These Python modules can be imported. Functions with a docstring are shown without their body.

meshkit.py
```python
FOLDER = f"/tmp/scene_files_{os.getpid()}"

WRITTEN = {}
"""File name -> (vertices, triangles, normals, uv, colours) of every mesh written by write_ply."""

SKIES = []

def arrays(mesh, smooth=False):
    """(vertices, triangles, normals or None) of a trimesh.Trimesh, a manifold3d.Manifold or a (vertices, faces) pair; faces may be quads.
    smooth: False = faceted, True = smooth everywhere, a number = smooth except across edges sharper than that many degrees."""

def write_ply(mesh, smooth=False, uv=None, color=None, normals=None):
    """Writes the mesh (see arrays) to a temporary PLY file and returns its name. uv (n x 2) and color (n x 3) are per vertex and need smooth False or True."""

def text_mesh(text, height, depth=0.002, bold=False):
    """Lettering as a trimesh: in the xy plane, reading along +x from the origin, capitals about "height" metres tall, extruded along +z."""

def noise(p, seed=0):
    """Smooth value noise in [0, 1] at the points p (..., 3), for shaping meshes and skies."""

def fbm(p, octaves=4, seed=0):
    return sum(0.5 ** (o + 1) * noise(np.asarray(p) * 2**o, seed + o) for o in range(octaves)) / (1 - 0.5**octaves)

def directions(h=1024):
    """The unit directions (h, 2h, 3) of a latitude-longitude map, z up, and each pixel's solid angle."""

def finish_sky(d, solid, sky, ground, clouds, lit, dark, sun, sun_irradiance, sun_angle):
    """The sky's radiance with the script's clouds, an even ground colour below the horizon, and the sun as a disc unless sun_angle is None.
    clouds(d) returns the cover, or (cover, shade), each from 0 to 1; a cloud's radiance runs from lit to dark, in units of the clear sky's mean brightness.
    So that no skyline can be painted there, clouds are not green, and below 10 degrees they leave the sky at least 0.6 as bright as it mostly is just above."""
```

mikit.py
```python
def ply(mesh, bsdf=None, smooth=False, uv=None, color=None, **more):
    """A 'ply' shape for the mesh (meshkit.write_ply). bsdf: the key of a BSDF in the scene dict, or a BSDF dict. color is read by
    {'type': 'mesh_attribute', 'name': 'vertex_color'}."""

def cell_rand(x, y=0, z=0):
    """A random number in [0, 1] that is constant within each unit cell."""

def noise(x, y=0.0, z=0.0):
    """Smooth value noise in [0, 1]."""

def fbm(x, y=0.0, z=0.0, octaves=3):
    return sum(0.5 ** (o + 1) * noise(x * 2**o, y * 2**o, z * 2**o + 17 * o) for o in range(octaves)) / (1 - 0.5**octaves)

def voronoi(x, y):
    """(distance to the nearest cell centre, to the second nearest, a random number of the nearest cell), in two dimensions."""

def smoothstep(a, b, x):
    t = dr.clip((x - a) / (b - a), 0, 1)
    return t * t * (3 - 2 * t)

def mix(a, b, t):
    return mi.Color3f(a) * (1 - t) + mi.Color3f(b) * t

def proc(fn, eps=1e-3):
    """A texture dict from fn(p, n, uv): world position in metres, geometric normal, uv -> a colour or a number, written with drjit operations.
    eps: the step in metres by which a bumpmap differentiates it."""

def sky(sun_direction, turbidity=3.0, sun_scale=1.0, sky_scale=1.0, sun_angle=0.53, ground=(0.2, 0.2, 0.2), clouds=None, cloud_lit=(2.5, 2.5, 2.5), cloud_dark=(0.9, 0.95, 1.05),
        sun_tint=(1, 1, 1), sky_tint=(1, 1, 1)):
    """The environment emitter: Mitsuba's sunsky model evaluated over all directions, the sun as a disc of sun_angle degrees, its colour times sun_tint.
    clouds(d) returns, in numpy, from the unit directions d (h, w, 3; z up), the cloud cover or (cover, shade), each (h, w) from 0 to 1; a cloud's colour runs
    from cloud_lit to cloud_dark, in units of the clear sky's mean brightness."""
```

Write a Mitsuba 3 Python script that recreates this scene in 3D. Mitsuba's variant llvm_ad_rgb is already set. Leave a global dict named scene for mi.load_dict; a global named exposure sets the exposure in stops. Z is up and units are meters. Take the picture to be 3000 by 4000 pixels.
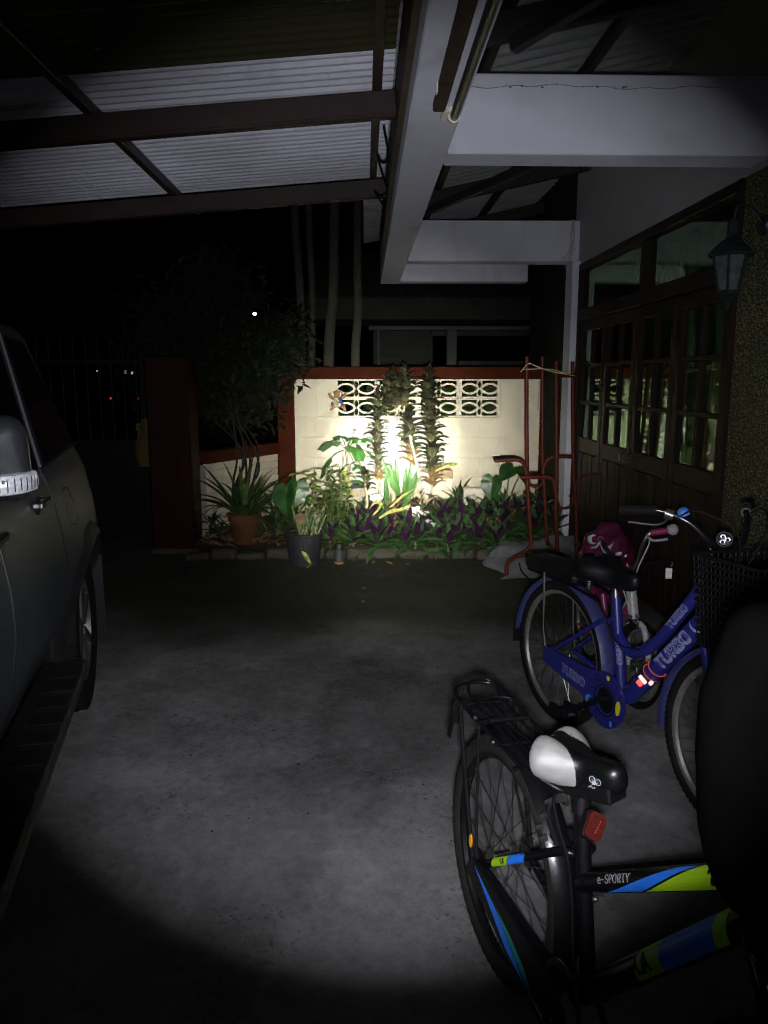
import math, random
import numpy as np, trimesh, shapely, manifold3d
import drjit as dr, mitsuba as mi
import mikit, meshkit
from shapely.geometry import Polygon, Point, box as sbox
from shapely import affinity

T = mi.ScalarTransform4f
scene, labels = {'type': 'scene'}, {}
PI = math.pi
exposure = 0.0

# ---------------------------------------------------------------- camera
F_PX, EYE = 3050.0, np.array([0.0, 0.0, 1.5])            # focal length in px of a 3000 x 4000 picture
PITCH = math.atan(520 / F_PX)
YAW = math.atan(75 / (F_PX * math.cos(PITCH)))
_cp, _sp, _cy, _sy = math.cos(PITCH), math.sin(PITCH), math.cos(YAW), math.sin(YAW)
FWD = np.array([_sy * _cp, _cy * _cp, -_sp]); RGT = np.array([_cy, -_sy, 0.0]); UPV = np.cross(RGT, FWD)
scene['camera'] = {'type': 'perspective', 'fov': 2 * math.degrees(math.atan(1500 / F_PX)), 'fov_axis': 'x', 'near_clip': 0.02, 'far_clip': 3000.0,
                   'to_world': T().look_at(origin=EYE.tolist(), target=(EYE + FWD).tolist(), up=[0, 0, 1])}
# ---------------------------------------------------------------- night sky
scene['night_sky'] = mikit.sky((0.3, -0.6, 0.5), turbidity=3, sun_scale=0.0, sky_scale=0.0006, sky_tint=(0.9, 0.95, 1.1), ground=(0.05, 0.05, 0.05))
# ---------------------------------------------------------------- the handheld torch that lights the yard (its beams; its body is built last)
TORCH = np.array([0.015, 0.02, 1.445]); AIM = np.array([0.305, 8.3, 0.716])
SPILL, SPILL_RGB = 14.5, (0.96, 0.97, 1.05)
def beam(name, rgb, power, cutoff, flat, off=(0, 0, 0), drop=0.0):
    o = TORCH + np.array(off)
    scene[name] = {'type': 'spot', 'to_world': T().look_at(origin=o.tolist(), target=(AIM + np.array(off) - [0, 0, drop]).tolist(), up=[0, 0, 1]),
                   'intensity': {'type': 'rgb', 'value': [power * c for c in rgb]}, 'cutoff_angle': cutoff, 'beam_width': flat}
for k in range(7):                                        # the wide spill leaves a reflector some 4 cm across
    a = k * 2 * PI / 6
    r = 0.0 if k == 6 else 0.02
    beam(f'torch_spill_{k:03d}', SPILL_RGB, SPILL / 7 * .9, 33.2, 26.6, (r * math.cos(a), 0, r * math.sin(a)), drop=.32)
beam('torch_halo', (1.0, 0.98, 0.88), 60.0, 16.0, 4.0)
beam('torch_corona', (1.0, 0.98, 0.86), 92.0, 13.2, 3.2)
beam('torch_core', (1.0, 0.98, 0.84), 230.0, 9.4, 0.2)
beam('torch_centre', (1.0, 0.98, 0.86), 720.0, 5.4, 0.2)
beam('torch_hotspot', (1.0, 0.99, 0.90), 1300.0, 2.6, 0.2)
beam('torch_fringe', SPILL_RGB, SPILL * .06, 34.2, 30.0, drop=.32)
beam('torch_stray', (0.95, 0.95, 1.0), 0.10, 60.0, 40.0)

# ---------------------------------------------------------------- helpers
def ray(px, py): return FWD + RGT * (px - 1500) / F_PX - UPV * (py - 2000) / F_PX
def atY(px, py, y): r = ray(px, py); return EYE + r * (y / r[1])
def atZ(px, py, z): r = ray(px, py); return EYE + r * ((z - EYE[2]) / r[2])
def atX(px, py, x): r = ray(px, py); return EYE + r * (x / r[0])

def numbered(k):
    if k not in scene and k not in labels: return k
    n = 1
    while f'{k}_{n:03d}' in scene or f'{k}_{n:03d}' in labels: n += 1
    return f'{k}_{n:03d}'
def thing(name, label, cat, group=None, kind=None):
    k = numbered(name); labels[k] = {'label': label, 'category': cat}
    if group: labels[k]['group'] = group
    if kind: labels[k]['kind'] = kind
    return k
_used = {}
def childkey(parent, name):
    n = _used.get((parent, name), 0); _used[(parent, name)] = n + 1
    return f'{parent}__{name}' + (f'_{n:03d}' if n else '')
def part(parent, name, mesh, mat, smooth=False, label=None, kind=None, **kw):
    k = childkey(parent, name)
    d = mesh if isinstance(mesh, dict) else mikit.ply(mesh, mat, smooth, **kw)
    scene[k] = d
    if label or kind:
        labels[k] = {}
        if label: labels[k]['label'] = label
        if kind: labels[k]['kind'] = kind
    return k
def single(name, mesh, mat, label, cat, smooth=False, group=None, kind=None, **kw):
    k = thing(name, label, cat, group, kind); scene[k] = mesh if isinstance(mesh, dict) else mikit.ply(mesh, mat, smooth, **kw); return k
def struct(name, mesh, mat, smooth=False, **kw):
    k = numbered(name); scene[k] = mikit.ply(mesh, mat, smooth, **kw); labels[k] = {'kind': 'structure', 'label': kw.pop('label', None) or name.replace('_', ' ')}; return k
def cat(ms): return trimesh.util.concatenate([m for m in ms if m is not None])
def TM(v, f): return trimesh.Trimesh(np.asarray(v, float), np.asarray(f, int), process=False)
def mv(m, x=0, y=0, z=0): m = m.copy(); m.apply_translation([x, y, z]); return m
def rot(m, ax, deg, at=None):
    m = m.copy(); m.apply_transform(trimesh.transformations.rotation_matrix(math.radians(deg), ax, at)); return m
def xf(m, M): m = m.copy(); m.apply_transform(M); return m
def frame(o, x, z):
    """4x4 whose x axis is x and whose z axis is as near z as can be."""
    x = np.asarray(x, float) / np.linalg.norm(x); z = np.asarray(z, float); z = z - x * (z @ x); z /= np.linalg.norm(z)
    M = np.eye(4); M[:3, 0], M[:3, 1], M[:3, 2], M[:3, 3] = x, np.cross(z, x), z, o; return M
def box(x0, x1, y0, y1, z0, z1, c=0.004):
    """Box with chamfered edges."""
    x0, x1 = sorted((x0, x1)); y0, y1 = sorted((y0, y1)); z0, z1 = sorted((z0, z1))
    c = min(c, (x1 - x0) * .3, (y1 - y0) * .3, (z1 - z0) * .3)
    if c <= 0: return mv(trimesh.creation.box((x1 - x0, y1 - y0, z1 - z0)), (x0 + x1) / 2, (y0 + y1) / 2, (z0 + z1) / 2)
    P = []
    for ax in range(3):
        for s in np.ndindex(2, 2, 2):
            p = []
            for k, (a, b) in enumerate(((x0, x1), (y0, y1), (z0, z1))):
                e = 0 if k == ax else c
                p.append(a + e if s[k] == 0 else b - e)
            P.append(p)
    return trimesh.convex.convex_hull(np.array(P))
def pbox(p0, p1, w, h, up=(0, 0, 1), c=0.003):
    """Bar of section w x h (h along up) from p0 to p1."""
    p0, p1 = np.asarray(p0, float), np.asarray(p1, float); L = np.linalg.norm(p1 - p0)
    return xf(box(0, L, -w / 2, w / 2, -h / 2, h / 2, c), frame(p0, p1 - p0, up))
def spline(P, n=8):
    P = np.asarray(P, float); Q = np.vstack([2 * P[0] - P[1], P, 2 * P[-1] - P[-2]]); out = []
    for i in range(1, len(Q) - 2):
        a, b, c, d = Q[i - 1:i + 3]
        for t in np.linspace(0, 1, n, endpoint=False):
            out.append(.5 * (2 * b + (c - a) * t + (2 * a - 5 * b + 4 * c - d) * t * t + (3 * b - a - 3 * c + d) * t ** 3))
    return np.vstack([out, P[-1]])
def tube(P, r, n=10, closed=False, cap=True):
    P = np.asarray(P, float); m = len(P); r = np.broadcast_to(np.asarray(r, float), (m,))
    if closed: t = np.roll(P, -1, 0) - np.roll(P, 1, 0)
    else: t = np.gradient(P, axis=0)
    t /= np.maximum(np.linalg.norm(t, axis=1, keepdims=True), 1e-12)
    a = np.array([0, 0, 1.0]) if abs(t[0][2]) < .9 else np.array([1.0, 0, 0])
    N = []
    for k in range(m):
        a = a - t[k] * (a @ t[k]); a /= np.linalg.norm(a); N.append(a)
    N = np.array(N); B = np.cross(t, N); an = np.arange(n) * 2 * PI / n
    V = (P[:, None] + r[:, None, None] * (np.cos(an)[None, :, None] * N[:, None] + np.sin(an)[None, :, None] * B[:, None])).reshape(-1, 3)
    f = []
    for k in range(m if closed else m - 1):
        for i in range(n):
            j, k2 = (i + 1) % n, (k + 1) % m
            f += [[k * n + i, k * n + j, k2 * n + j], [k * n + i, k2 * n + j, k2 * n + i]]
    V = list(V)
    if cap and not closed:
        V += [P[0], P[-1]]; c0, c1 = len(V) - 2, len(V) - 1
        for i in range(n):
            j = (i + 1) % n; f += [[c0, j, i], [c1, (m - 1) * n + i, (m - 1) * n + j]]
    return TM(V, f)
def lathe(prof, n=32, ax='z'):
    """Surface of revolution of (r, z) pairs round z."""
    a = np.arange(n) * 2 * PI / n; V = np.array([[r * math.cos(t), r * math.sin(t), z] for r, z in prof for t in a]); f = []
    for k in range(len(prof) - 1):
        for i in range(n):
            j = (i + 1) % n; f += [[k * n + i, k * n + j, (k + 1) * n + j], [k * n + i, (k + 1) * n + j, (k + 1) * n + i]]
    m = TM(V, f)
    return m if ax == 'z' else rot(m, [1, 0, 0], 90)
def grid(V):
    """Mesh of an (a, b, 3) array of points."""
    V = np.asarray(V, float); a, b = V.shape[:2]; i = np.arange(a * b).reshape(a, b)
    f = np.vstack([np.stack([i[:-1, :-1], i[1:, :-1], i[1:, 1:]], -1).reshape(-1, 3), np.stack([i[:-1, :-1], i[1:, 1:], i[:-1, 1:]], -1).reshape(-1, 3)])
    return TM(V.reshape(-1, 3), f)
def slab(V, t):
    """Closed sheet: the (a, b, 3) points and the same points shifted by the vector t."""
    V = np.asarray(V, float); W = V + np.asarray(t, float)
    m = [grid(V), grid(W[:, ::-1])]
    for e0, e1 in ((V[0], W[0]), (W[-1], V[-1]), (W[:, 0], V[:, 0]), (V[:, -1], W[:, -1])): m.append(grid(np.stack([e0, e1], 1)))
    return cat(m)
def extrude(poly, h):
    gs = getattr(poly, 'geoms', [poly])
    return cat([trimesh.creation.extrude_polygon(g, h, engine='earcut') for g in gs if g.area > 1e-9])
def blob(P, r, seed=0, amp=.15, sub=3, sc=(1, 1, 1)):
    m = trimesh.creation.icosphere(subdivisions=sub, radius=1.0)
    v = m.vertices * np.asarray(sc); k = 1 + amp * (meshkit.fbm(m.vertices * 2.1 + 7 + seed * 3.1, 3) - .5) * 2
    m.vertices = v * k[:, None] * r + np.asarray(P); return m
def hullchain(joints, edge=0.004, it=8):
    """One body from bones: joints = list of ((p0, r0), (p1, r1))."""
    out = None
    for (p0, r0), (p1, r1) in joints:
        a = manifold3d.Manifold.sphere(r0, 16).translate(list(map(float, p0))); b = manifold3d.Manifold.sphere(r1, 16).translate(list(map(float, p1)))
        h = manifold3d.Manifold.batch_hull([a, b]); out = h if out is None else out + h
    m = out.refine_to_length(edge).to_mesh(); t = trimesh.Trimesh(m.vert_properties[:, :3], m.tri_verts, process=True)
    trimesh.smoothing.filter_taubin(t, iterations=it); return t
def text_on(text, h, o, x, n, bold=False, depth=.0006, r=None, center=True):
    """Lettering lying on a surface at o, reading along x, facing n; r bends it round a tube of that radius whose axis is x."""
    m = meshkit.text_mesh(text, h, depth, bold); b = m.bounds
    if center: m.apply_translation([-(b[0][0] + b[1][0]) / 2, -(b[0][1] + b[1][1]) / 2, 0])
    if r:
        m = m.subdivide_to_size(r * .5, max_iter=6)
        v = m.vertices.copy(); a = v[:, 1] / r
        m.vertices = np.stack([v[:, 0], (r + v[:, 2]) * np.sin(a), (r + v[:, 2]) * np.cos(a) - r], 1)
    return xf(m, frame(o, x, n))
def leaf(L, W, droop=.4, fold=.25, nseg=6, up=0.0, tip=1.0, curl=0.0):
    """A lance-shaped leaf from the origin along +x that bends down by 'droop' radians over its length, folded along its midrib."""
    s = np.linspace(0, 1, nseg + 1); ang = up - droop * s; dx = np.cos(ang) * L / nseg; dz = np.sin(ang) * L / nseg
    x = np.concatenate([[0], np.cumsum(dx[:-1])]); z = np.concatenate([[0], np.cumsum(dz[:-1])])
    w = W / 2 * np.sin(PI * np.clip(.07 + .93 * s ** .75, 0, 1)) ** .8; w[-1] = W * .01; w = np.maximum(w, W * .012)
    V = np.stack([np.stack([x, w, z + w * fold * 2], -1), np.stack([x, 0 * x, z], -1), np.stack([x, -w, z + w * fold * 2], -1)], 1)
    return grid(V[:, ::-1])
def place(m, p, az, tilt=0, roll=0):
    """Turns a leaf (along +x) up by tilt, round by az, and puts its foot at p."""
    M = trimesh.transformations
    R = M.rotation_matrix(az, [0, 0, 1]) @ M.rotation_matrix(-tilt, [0, 1, 0]) @ M.rotation_matrix(roll, [1, 0, 0]); R[:3, 3] = p
    return R
def tw(d, M):
    """A copy of a ply dict standing at M."""
    return {**d, 'to_world': T(np.asarray(M, float).tolist())}
def spts(rng, n, lo, hi, dmin, tries=4000, avoid=()):
    P = []
    for _ in range(tries):
        p = [rng.uniform(a, b) for a, b in zip(lo, hi)]
        if all((p[0] - q[0]) ** 2 + (p[1] - q[1]) ** 2 > dmin ** 2 for q in P) and all((p[0] - q[0]) ** 2 + (p[1] - q[1]) ** 2 > q[2] ** 2 for q in avoid): P.append(p)
        if len(P) == n: break
    return P

# ---------------------------------------------------------------- materials
def rgb(c): return {'type': 'rgb', 'value': list(c)} if not isinstance(c, dict) else c
def mat(name, color, rough=.5, metal=0.0, spec=.5, two=True, bump=None, bscale=1.0, **kw):
    d = {'type': 'principled', 'base_color': rgb(color), 'roughness': rough, 'metallic': metal, 'specular': spec, **kw}
    if bump is not None: d = {'type': 'bumpmap', 'arbitrary': bump, 'scale': bscale, 'bsdf': d}
    scene[name] = {'type': 'twosided', 'bsdf': d} if two else d
    return name
fbm, noise, voronoi, smoothstep, mix, proc = mikit.fbm, mikit.noise, mikit.voronoi, mikit.smoothstep, mikit.mix, mikit.proc
def speckle(c, amt=.25, f=6.0, f2=60.0):
    """Colour varied by soft blotches and fine grain."""
    c = [float(x) for x in c]
    def fn(p, n, uv):
        a = fbm(p.x * f, p.y * f, p.z * f, 3); b = noise(p.x * f2, p.y * f2, p.z * f2)
        return mi.Color3f(*c) * (1 + amt * (a * 1.5 + b * .5 - 1.0))
    return proc(fn)
def concrete(p, n, uv):
    a = fbm(p.x * .9, p.y * .9, p.z, 4); b = fbm(p.x * 5 + 3, p.y * 5, p.z, 4); g = noise(p.x * 130, p.y * 130, p.z); h = fbm(p.x * 34, p.y * 34, 4.0, 2)
    v = .20 + .16 * (a - .5) + .16 * (b - .5) + .05 * (g - .5) + .08 * (h - .5)
    worn = smoothstep(.52, .62, fbm(p.x * 2.3 + 9, p.y * 2.3 + 2, 0.0, 4))
    v = v * (1 - .22 * worn)
    pit = smoothstep(.66, .80, fbm(p.x * 70, p.y * 70, 2.0, 2)) * smoothstep(.52, .66, fbm(p.x * 3.1, p.y * 3.1, 5.0, 4))
    v = v * (1 - .35 * pit)
    c = mi.Color3f(v * 1.0, v * .985, v * .98)
    edge = p.y + .9 * (fbm(p.x * 1.6, p.y * 1.6, 1.0, 3) - .5)
    moss = smoothstep(3.9, 5.1, edge) * (.72 + .28 * b)
    return mix(c, mi.Color3f(.016, .0185, .0075) * (.4 + 1.2 * b), moss)
mat('concrete', proc(concrete), .85, spec=.25, bump=proc(lambda p, n, uv: fbm(p.x * 22, p.y * 22, p.z, 4) * .006 + noise(p.x * 160, p.y * 160, p.z) * .0012), bscale=1.0)
mat('soil', speckle((.050, .036, .025), .7, 9, 90), .95, spec=.1, bump=proc(lambda p, n, uv: fbm(p.x * 18, p.y * 18, p.z * 18, 4) * .03), bscale=1.0)
mat('kerb_stone', speckle((.058, .054, .043), .6, 7, 60), .9, spec=.15, bump=proc(lambda p, n, uv: fbm(p.x * 25, p.y * 25, p.z * 25, 4) * .012))
mat('asphalt', speckle((.045, .045, .047), .3, 4, 80), .9)
def wallpaint(p, n, uv):
    a = fbm(p.x * 2.2, p.y * 2.2, p.z * 2.2, 3); st = fbm(p.x * 9, p.y * 9, p.z * 1.2, 3)
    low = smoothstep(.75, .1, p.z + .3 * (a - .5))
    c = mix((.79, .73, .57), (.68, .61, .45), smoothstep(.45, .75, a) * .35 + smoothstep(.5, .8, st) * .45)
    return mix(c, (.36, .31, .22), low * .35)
mat('wall_paint', proc(wallpaint), .8, spec=.2, bump=proc(lambda p, n, uv: fbm(p.x * 40, p.y * 40, p.z * 40, 3) * .0022))
mat('red_paint', speckle((.058, .013, .005), .35, 5, 70), .8, spec=.08, bump=proc(lambda p, n, uv: fbm(p.x * 30, p.y * 30, p.z * 30, 3) * .002))
def whitepaint(p, n, uv):
    a = fbm(p.x * 1.7, p.y * 1.7, p.z * 1.7, 4); st = fbm(p.x * 8, p.y * 8, p.z * 1.0 + 3, 3)
    return mix((.66, .67, .75), (.45, .45, .48), smoothstep(.48, .78, a) * .6 + smoothstep(.55, .85, st) * .5)
mat('white_plaster', proc(whitepaint), .7, spec=.25, bump=proc(lambda p, n, uv: fbm(p.x * 30, p.y * 30, p.z * 30, 3) * .0018))
mat('grey_plaster', speckle((.30, .30, .31), .25, 2, 60), .8, spec=.2)
mat('crack', (.07, .065, .06), .9)
mat('maroon_paint', speckle((.024, .0030, .0024), .35, 5, 70), .7, spec=.15)
mat('steel_brown', speckle((.030, .017, .015), .4, 8, 90), .5, spec=.4)
mat('steel_dark', speckle((.022, .017, .016), .4, 8, 90), .6, spec=.3)
def sheetcol(p, n, uv):
    a = fbm(p.x * 1.3, p.y * 1.3, p.z, 4); st = fbm(p.x * .8, p.y * 14, 0.0, 3); sp = smoothstep(.72, .8, noise(p.x * 40, p.y * 40, p.z * 40))
    return mix((.74, .75, .84), (.40, .40, .44), smoothstep(.45, .8, a) * .55 + smoothstep(.5, .8, st) * .3 + sp * .2)
mat('roof_sheet', proc(sheetcol), .45, spec=.4)
mat('olive_sheet', speckle((.050, .048, .022), .4, 3, 40), .5, spec=.3)
mat('cement_sheet', speckle((.30, .31, .31), .4, 3, 50), .85, spec=.2)
mat('rust', speckle((.050, .034, .023), .7, 14, 90), .8, spec=.2)
mat('gutter_metal', speckle((.085, .062, .040), .6, 9, 70), .6, spec=.4)
def wood(p, n, uv):
    g = fbm(p.y * 34, p.z * 2.2, p.x * 34, 4); a = noise(p.y * 120, p.z * 6, p.x * 120)
    return mix((.024, .010, .0085), (.010, .0045, .004), g * .8 + .2 * a)
mat('door_wood', proc(wood), .55, spec=.18, bump=proc(lambda p, n, uv: fbm(p.y * 60, p.z * 3, p.x * 60, 3) * .0015))
def pebble(p, n, uv):
    d, s, w = voronoi(p.y * 85, p.z * 85)
    return mix((.020, .020, .010), mix((.10, .10, .040), (.28, .25, .13), w * w), smoothstep(.55, .15, d) * (.35 + .65 * w))
mat('pebble_dash', proc(pebble), .6, spec=.5, bump=proc(lambda p, n, uv: (1 - smoothstep(.0, .6, voronoi(p.y * 85, p.z * 85)[0])) * .006), bscale=1.0)
scene['window_glass'] = {'type': 'thindielectric', 'int_ior': 1.5, 'specular_reflectance': rgb((.68, .92, .66)), 'specular_transmittance': rgb((.6, .85, .6))}
mat('tinted_glass', (.006, .007, .007), .06, spec=.5)
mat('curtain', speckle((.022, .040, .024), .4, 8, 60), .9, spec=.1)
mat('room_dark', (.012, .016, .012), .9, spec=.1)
mat('lantern_green', (.009, .016, .0155), .45, spec=.5)
mat('frosted', speckle((.060, .063, .066), .9, 40, 160), .5, spec=.5)
mat('trim_bright', (.80, .82, .86), .38, .9)
mat('chrome', (.75, .76, .78), .16, 1.0)
mat('alloy', speckle((.24, .23, .21), .5, 20, 150), .45, .6)
mat('galvanised', speckle((.22, .22, .20), .5, 12, 100), .35, .9)
mat('spoke_steel', (.42, .42, .40), .3, 1.0)
mat('black_rubber', speckle((.008, .008, .008), .5, 20, 150), .75, spec=.14)
mat('tyre_dust', speckle((.024, .022, .019), .5, 12, 120), .85, spec=.12)
mat('black_paint', (.004, .004, .005), .2, spec=.35, clearcoat=.8, clearcoat_gloss=.9)
mat('black_satin', speckle((.006, .006, .007), .4, 20, 120), .42, spec=.3)
mat('black_plastic', (.006, .006, .007), .4, spec=.28)
scene['near_black'] = {'type': 'twosided', 'bsdf': {'type': 'diffuse', 'reflectance': rgb((.0015, .0015, .0015))}}
def bluepaint(p, n, uv):
    a = fbm(p.x * 20, p.y * 20, p.z * 20, 3)
    return mix((.015, .018, .185), (.023, .026, .135), a * .6)
mat('blue_paint', proc(bluepaint), .32, spec=.5, clearcoat=.5, clearcoat_gloss=.8)
mat('blue_fender', speckle((.046, .050, .165), .4, 14, 90), .42, spec=.5)
mat('decal_blue', (.025, .21, .90), .35); mat('decal_lime', (.40, .68, .014), .35); mat('decal_teal', (.02, .27, .25), .35)
mat('decal_grey', (.30, .30, .32), .4); mat('decal_white', (.62, .62, .66), .4); mat('decal_black', (.008, .008, .009), .4)
mat('decal_yellow', (.62, .56, .02), .4); mat('decal_sky', (.06, .20, .62), .4); mat('decal_red', (.45, .03, .06), .4); mat('decal_fill', (.012, .012, .15), .35); mat('decal_outline', (.25, .27, .45), .4)
mat('silver_vinyl', speckle((.30, .29, .275), .12, 60, 260), .52, .2, spec=.6)
mat('black_vinyl', speckle((.004, .004, .0045), .3, 90, 260), .33, spec=.4)
mat('red_lens', (.062, .005, .002), .12, spec=.6, clearcoat=1.0)
mat('amber', (.85, .36, .01), .3, spec=.6)
mat('reflector_white', (.55, .55, .48), .5, .0)
mat('pink_paint', (.24, .035, .11), .35, clearcoat=.5); mat('white_paint', speckle((.36, .36, .38), .2, 14, 90), .4, clearcoat=.4)
mat('pink_plastic', speckle((.10, .013, .040), .7, 9, 60), .3, spec=.5); mat('pink_rubber', (.22, .015, .065), .5)
mat('cable_white', (.42, .41, .38), .5)
mat('rack_red', speckle((.072, .013, .0065), .4, 12, 90), .5, spec=.22)
mat('sack', speckle((.17, .18, .195), .5, 8, 90), .45, spec=.4)
def terracotta(p, n, uv):
    a = fbm(p.x * 14, p.y * 14, p.z * 14, 3); return mix((.25, .095, .036), (.14, .06, .028), smoothstep(.4, .75, a))
mat('terracotta', proc(terracotta), .8, spec=.2)
mat('terracotta_old', speckle((.085, .040, .018), .5, 9, 60), .9, spec=.1)
mat('brick', speckle((.30, .255, .185), .7, 8, 60), .9, spec=.15, bump=proc(lambda p, n, uv: fbm(p.x * 40, p.y * 40, p.z * 40, 3) * .005))
mat('mortar', speckle((.40, .37, .30), .4, 12, 80), .95, spec=.1)
mat('tile_brown', speckle((.30, .22, .11), .4, 14, 80), .6)
mat('pot_plastic', speckle((.024, .027, .031), .3, 12, 80), .5, spec=.4)
mat('ceramic', speckle((.66, .62, .52), .2, 9, 60), .5, spec=.4)
mat('tray', (.040, .044, .052), .45)
def leafmat(name, c, c2, under=None, rough=.42, f=22):
    def fn(p, n, uv):
        a = fbm(p.x * f, p.y * f, p.z * f, 2); return mix(c, c2, smoothstep(.3, .75, a))
    top = {'type': 'principled', 'base_color': proc(fn), 'roughness': rough, 'specular': .45}
    if under is None: scene[name] = {'type': 'twosided', 'bsdf': top}
    else: scene[name] = {'type': 'twosided', 'front': top, 'back': {'type': 'principled', 'base_color': rgb(under), 'roughness': rough, 'specular': .4}}
    return name
leafmat('leaf_dark', (.030, .055, .016), (.012, .028, .010))
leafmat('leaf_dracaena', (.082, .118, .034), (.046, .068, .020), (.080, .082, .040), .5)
leafmat('leaf_dracaena_shade', (.036, .054, .016), (.018, .028, .009), (.044, .046, .026), .5)
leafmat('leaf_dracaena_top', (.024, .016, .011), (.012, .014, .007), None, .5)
leafmat('leaf_withered', (.21, .145, .050), (.10, .070, .028), None, .7)
leafmat('leaf_lobed', (.052, .155, .028), (.030, .10, .020), (.10, .17, .085))
leafmat('leaf_taro', (.022, .068, .014), (.012, .040, .011), (.045, .085, .03), .36, 12)
leafmat('leaf_bright', (.046, .118, .022), (.028, .08, .016), (.09, .19, .05))
leafmat('leaf_lime', (.16, .21, .030), (.045, .085, .018))
leafmat('leaf_strap', (.060, .105, .030), (.030, .060, .018), None, .45)
leafmat('leaf_yellow', (.40, .36, .075), (.10, .17, .030), None, .5, 40)
leafmat('leaf_sword', (.055, .122, .038), (.028, .068, .025), (.026, .040, .020), .45)
leafmat('leaf_purple', (.034, .078, .024), (.020, .046, .018), (.027, .008, .029), .45)
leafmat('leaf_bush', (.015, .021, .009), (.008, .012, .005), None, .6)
leafmat('leaf_dry', (.19, .125, .055), (.10, .06, .028), None, .8)
leafmat('stem_green', (.12, .15, .055), (.08, .10, .045)); leafmat('stem_pale', (.50, .42, .27), (.34, .27, .17), None, .8)
leafmat('bark', (.020, .017, .011), (.011, .009, .006), None, .9)
def palmbark(p, n, uv):
    z = p.z + .03 * fbm(p.x * 6, p.y * 6, p.z * 2, 2); ring = smoothstep(.80, .97, noise(z * 7.5, 0.0, 0.0)); a = fbm(p.x * 16, p.y * 16, p.z * 9, 3)
    return mix(mix((.085, .085, .068), (.042, .045, .035), a), (.035, .035, .03), ring * .8)
mat('palm_bark', proc(palmbark), .85, spec=.15)
mat('fur_tan', speckle((.36, .225, .095), .35, 60, 200), .8); mat('shirt_blue', (.045, .06, .26), .7); mat('shirt_pale', (.52, .50, .30), .7); mat('petal', (.62, .66, .58), .6); mat('hem_red', (.36, .10, .05), .7)
mat('car_body', speckle((.044, .050, .058), .10, 3, 200), .40, .10, spec=.35, clearcoat=.35, clearcoat_gloss=.9)
mat('car_trim', speckle((.012, .012, .013), .3, 10, 90), .5, spec=.4)
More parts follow.
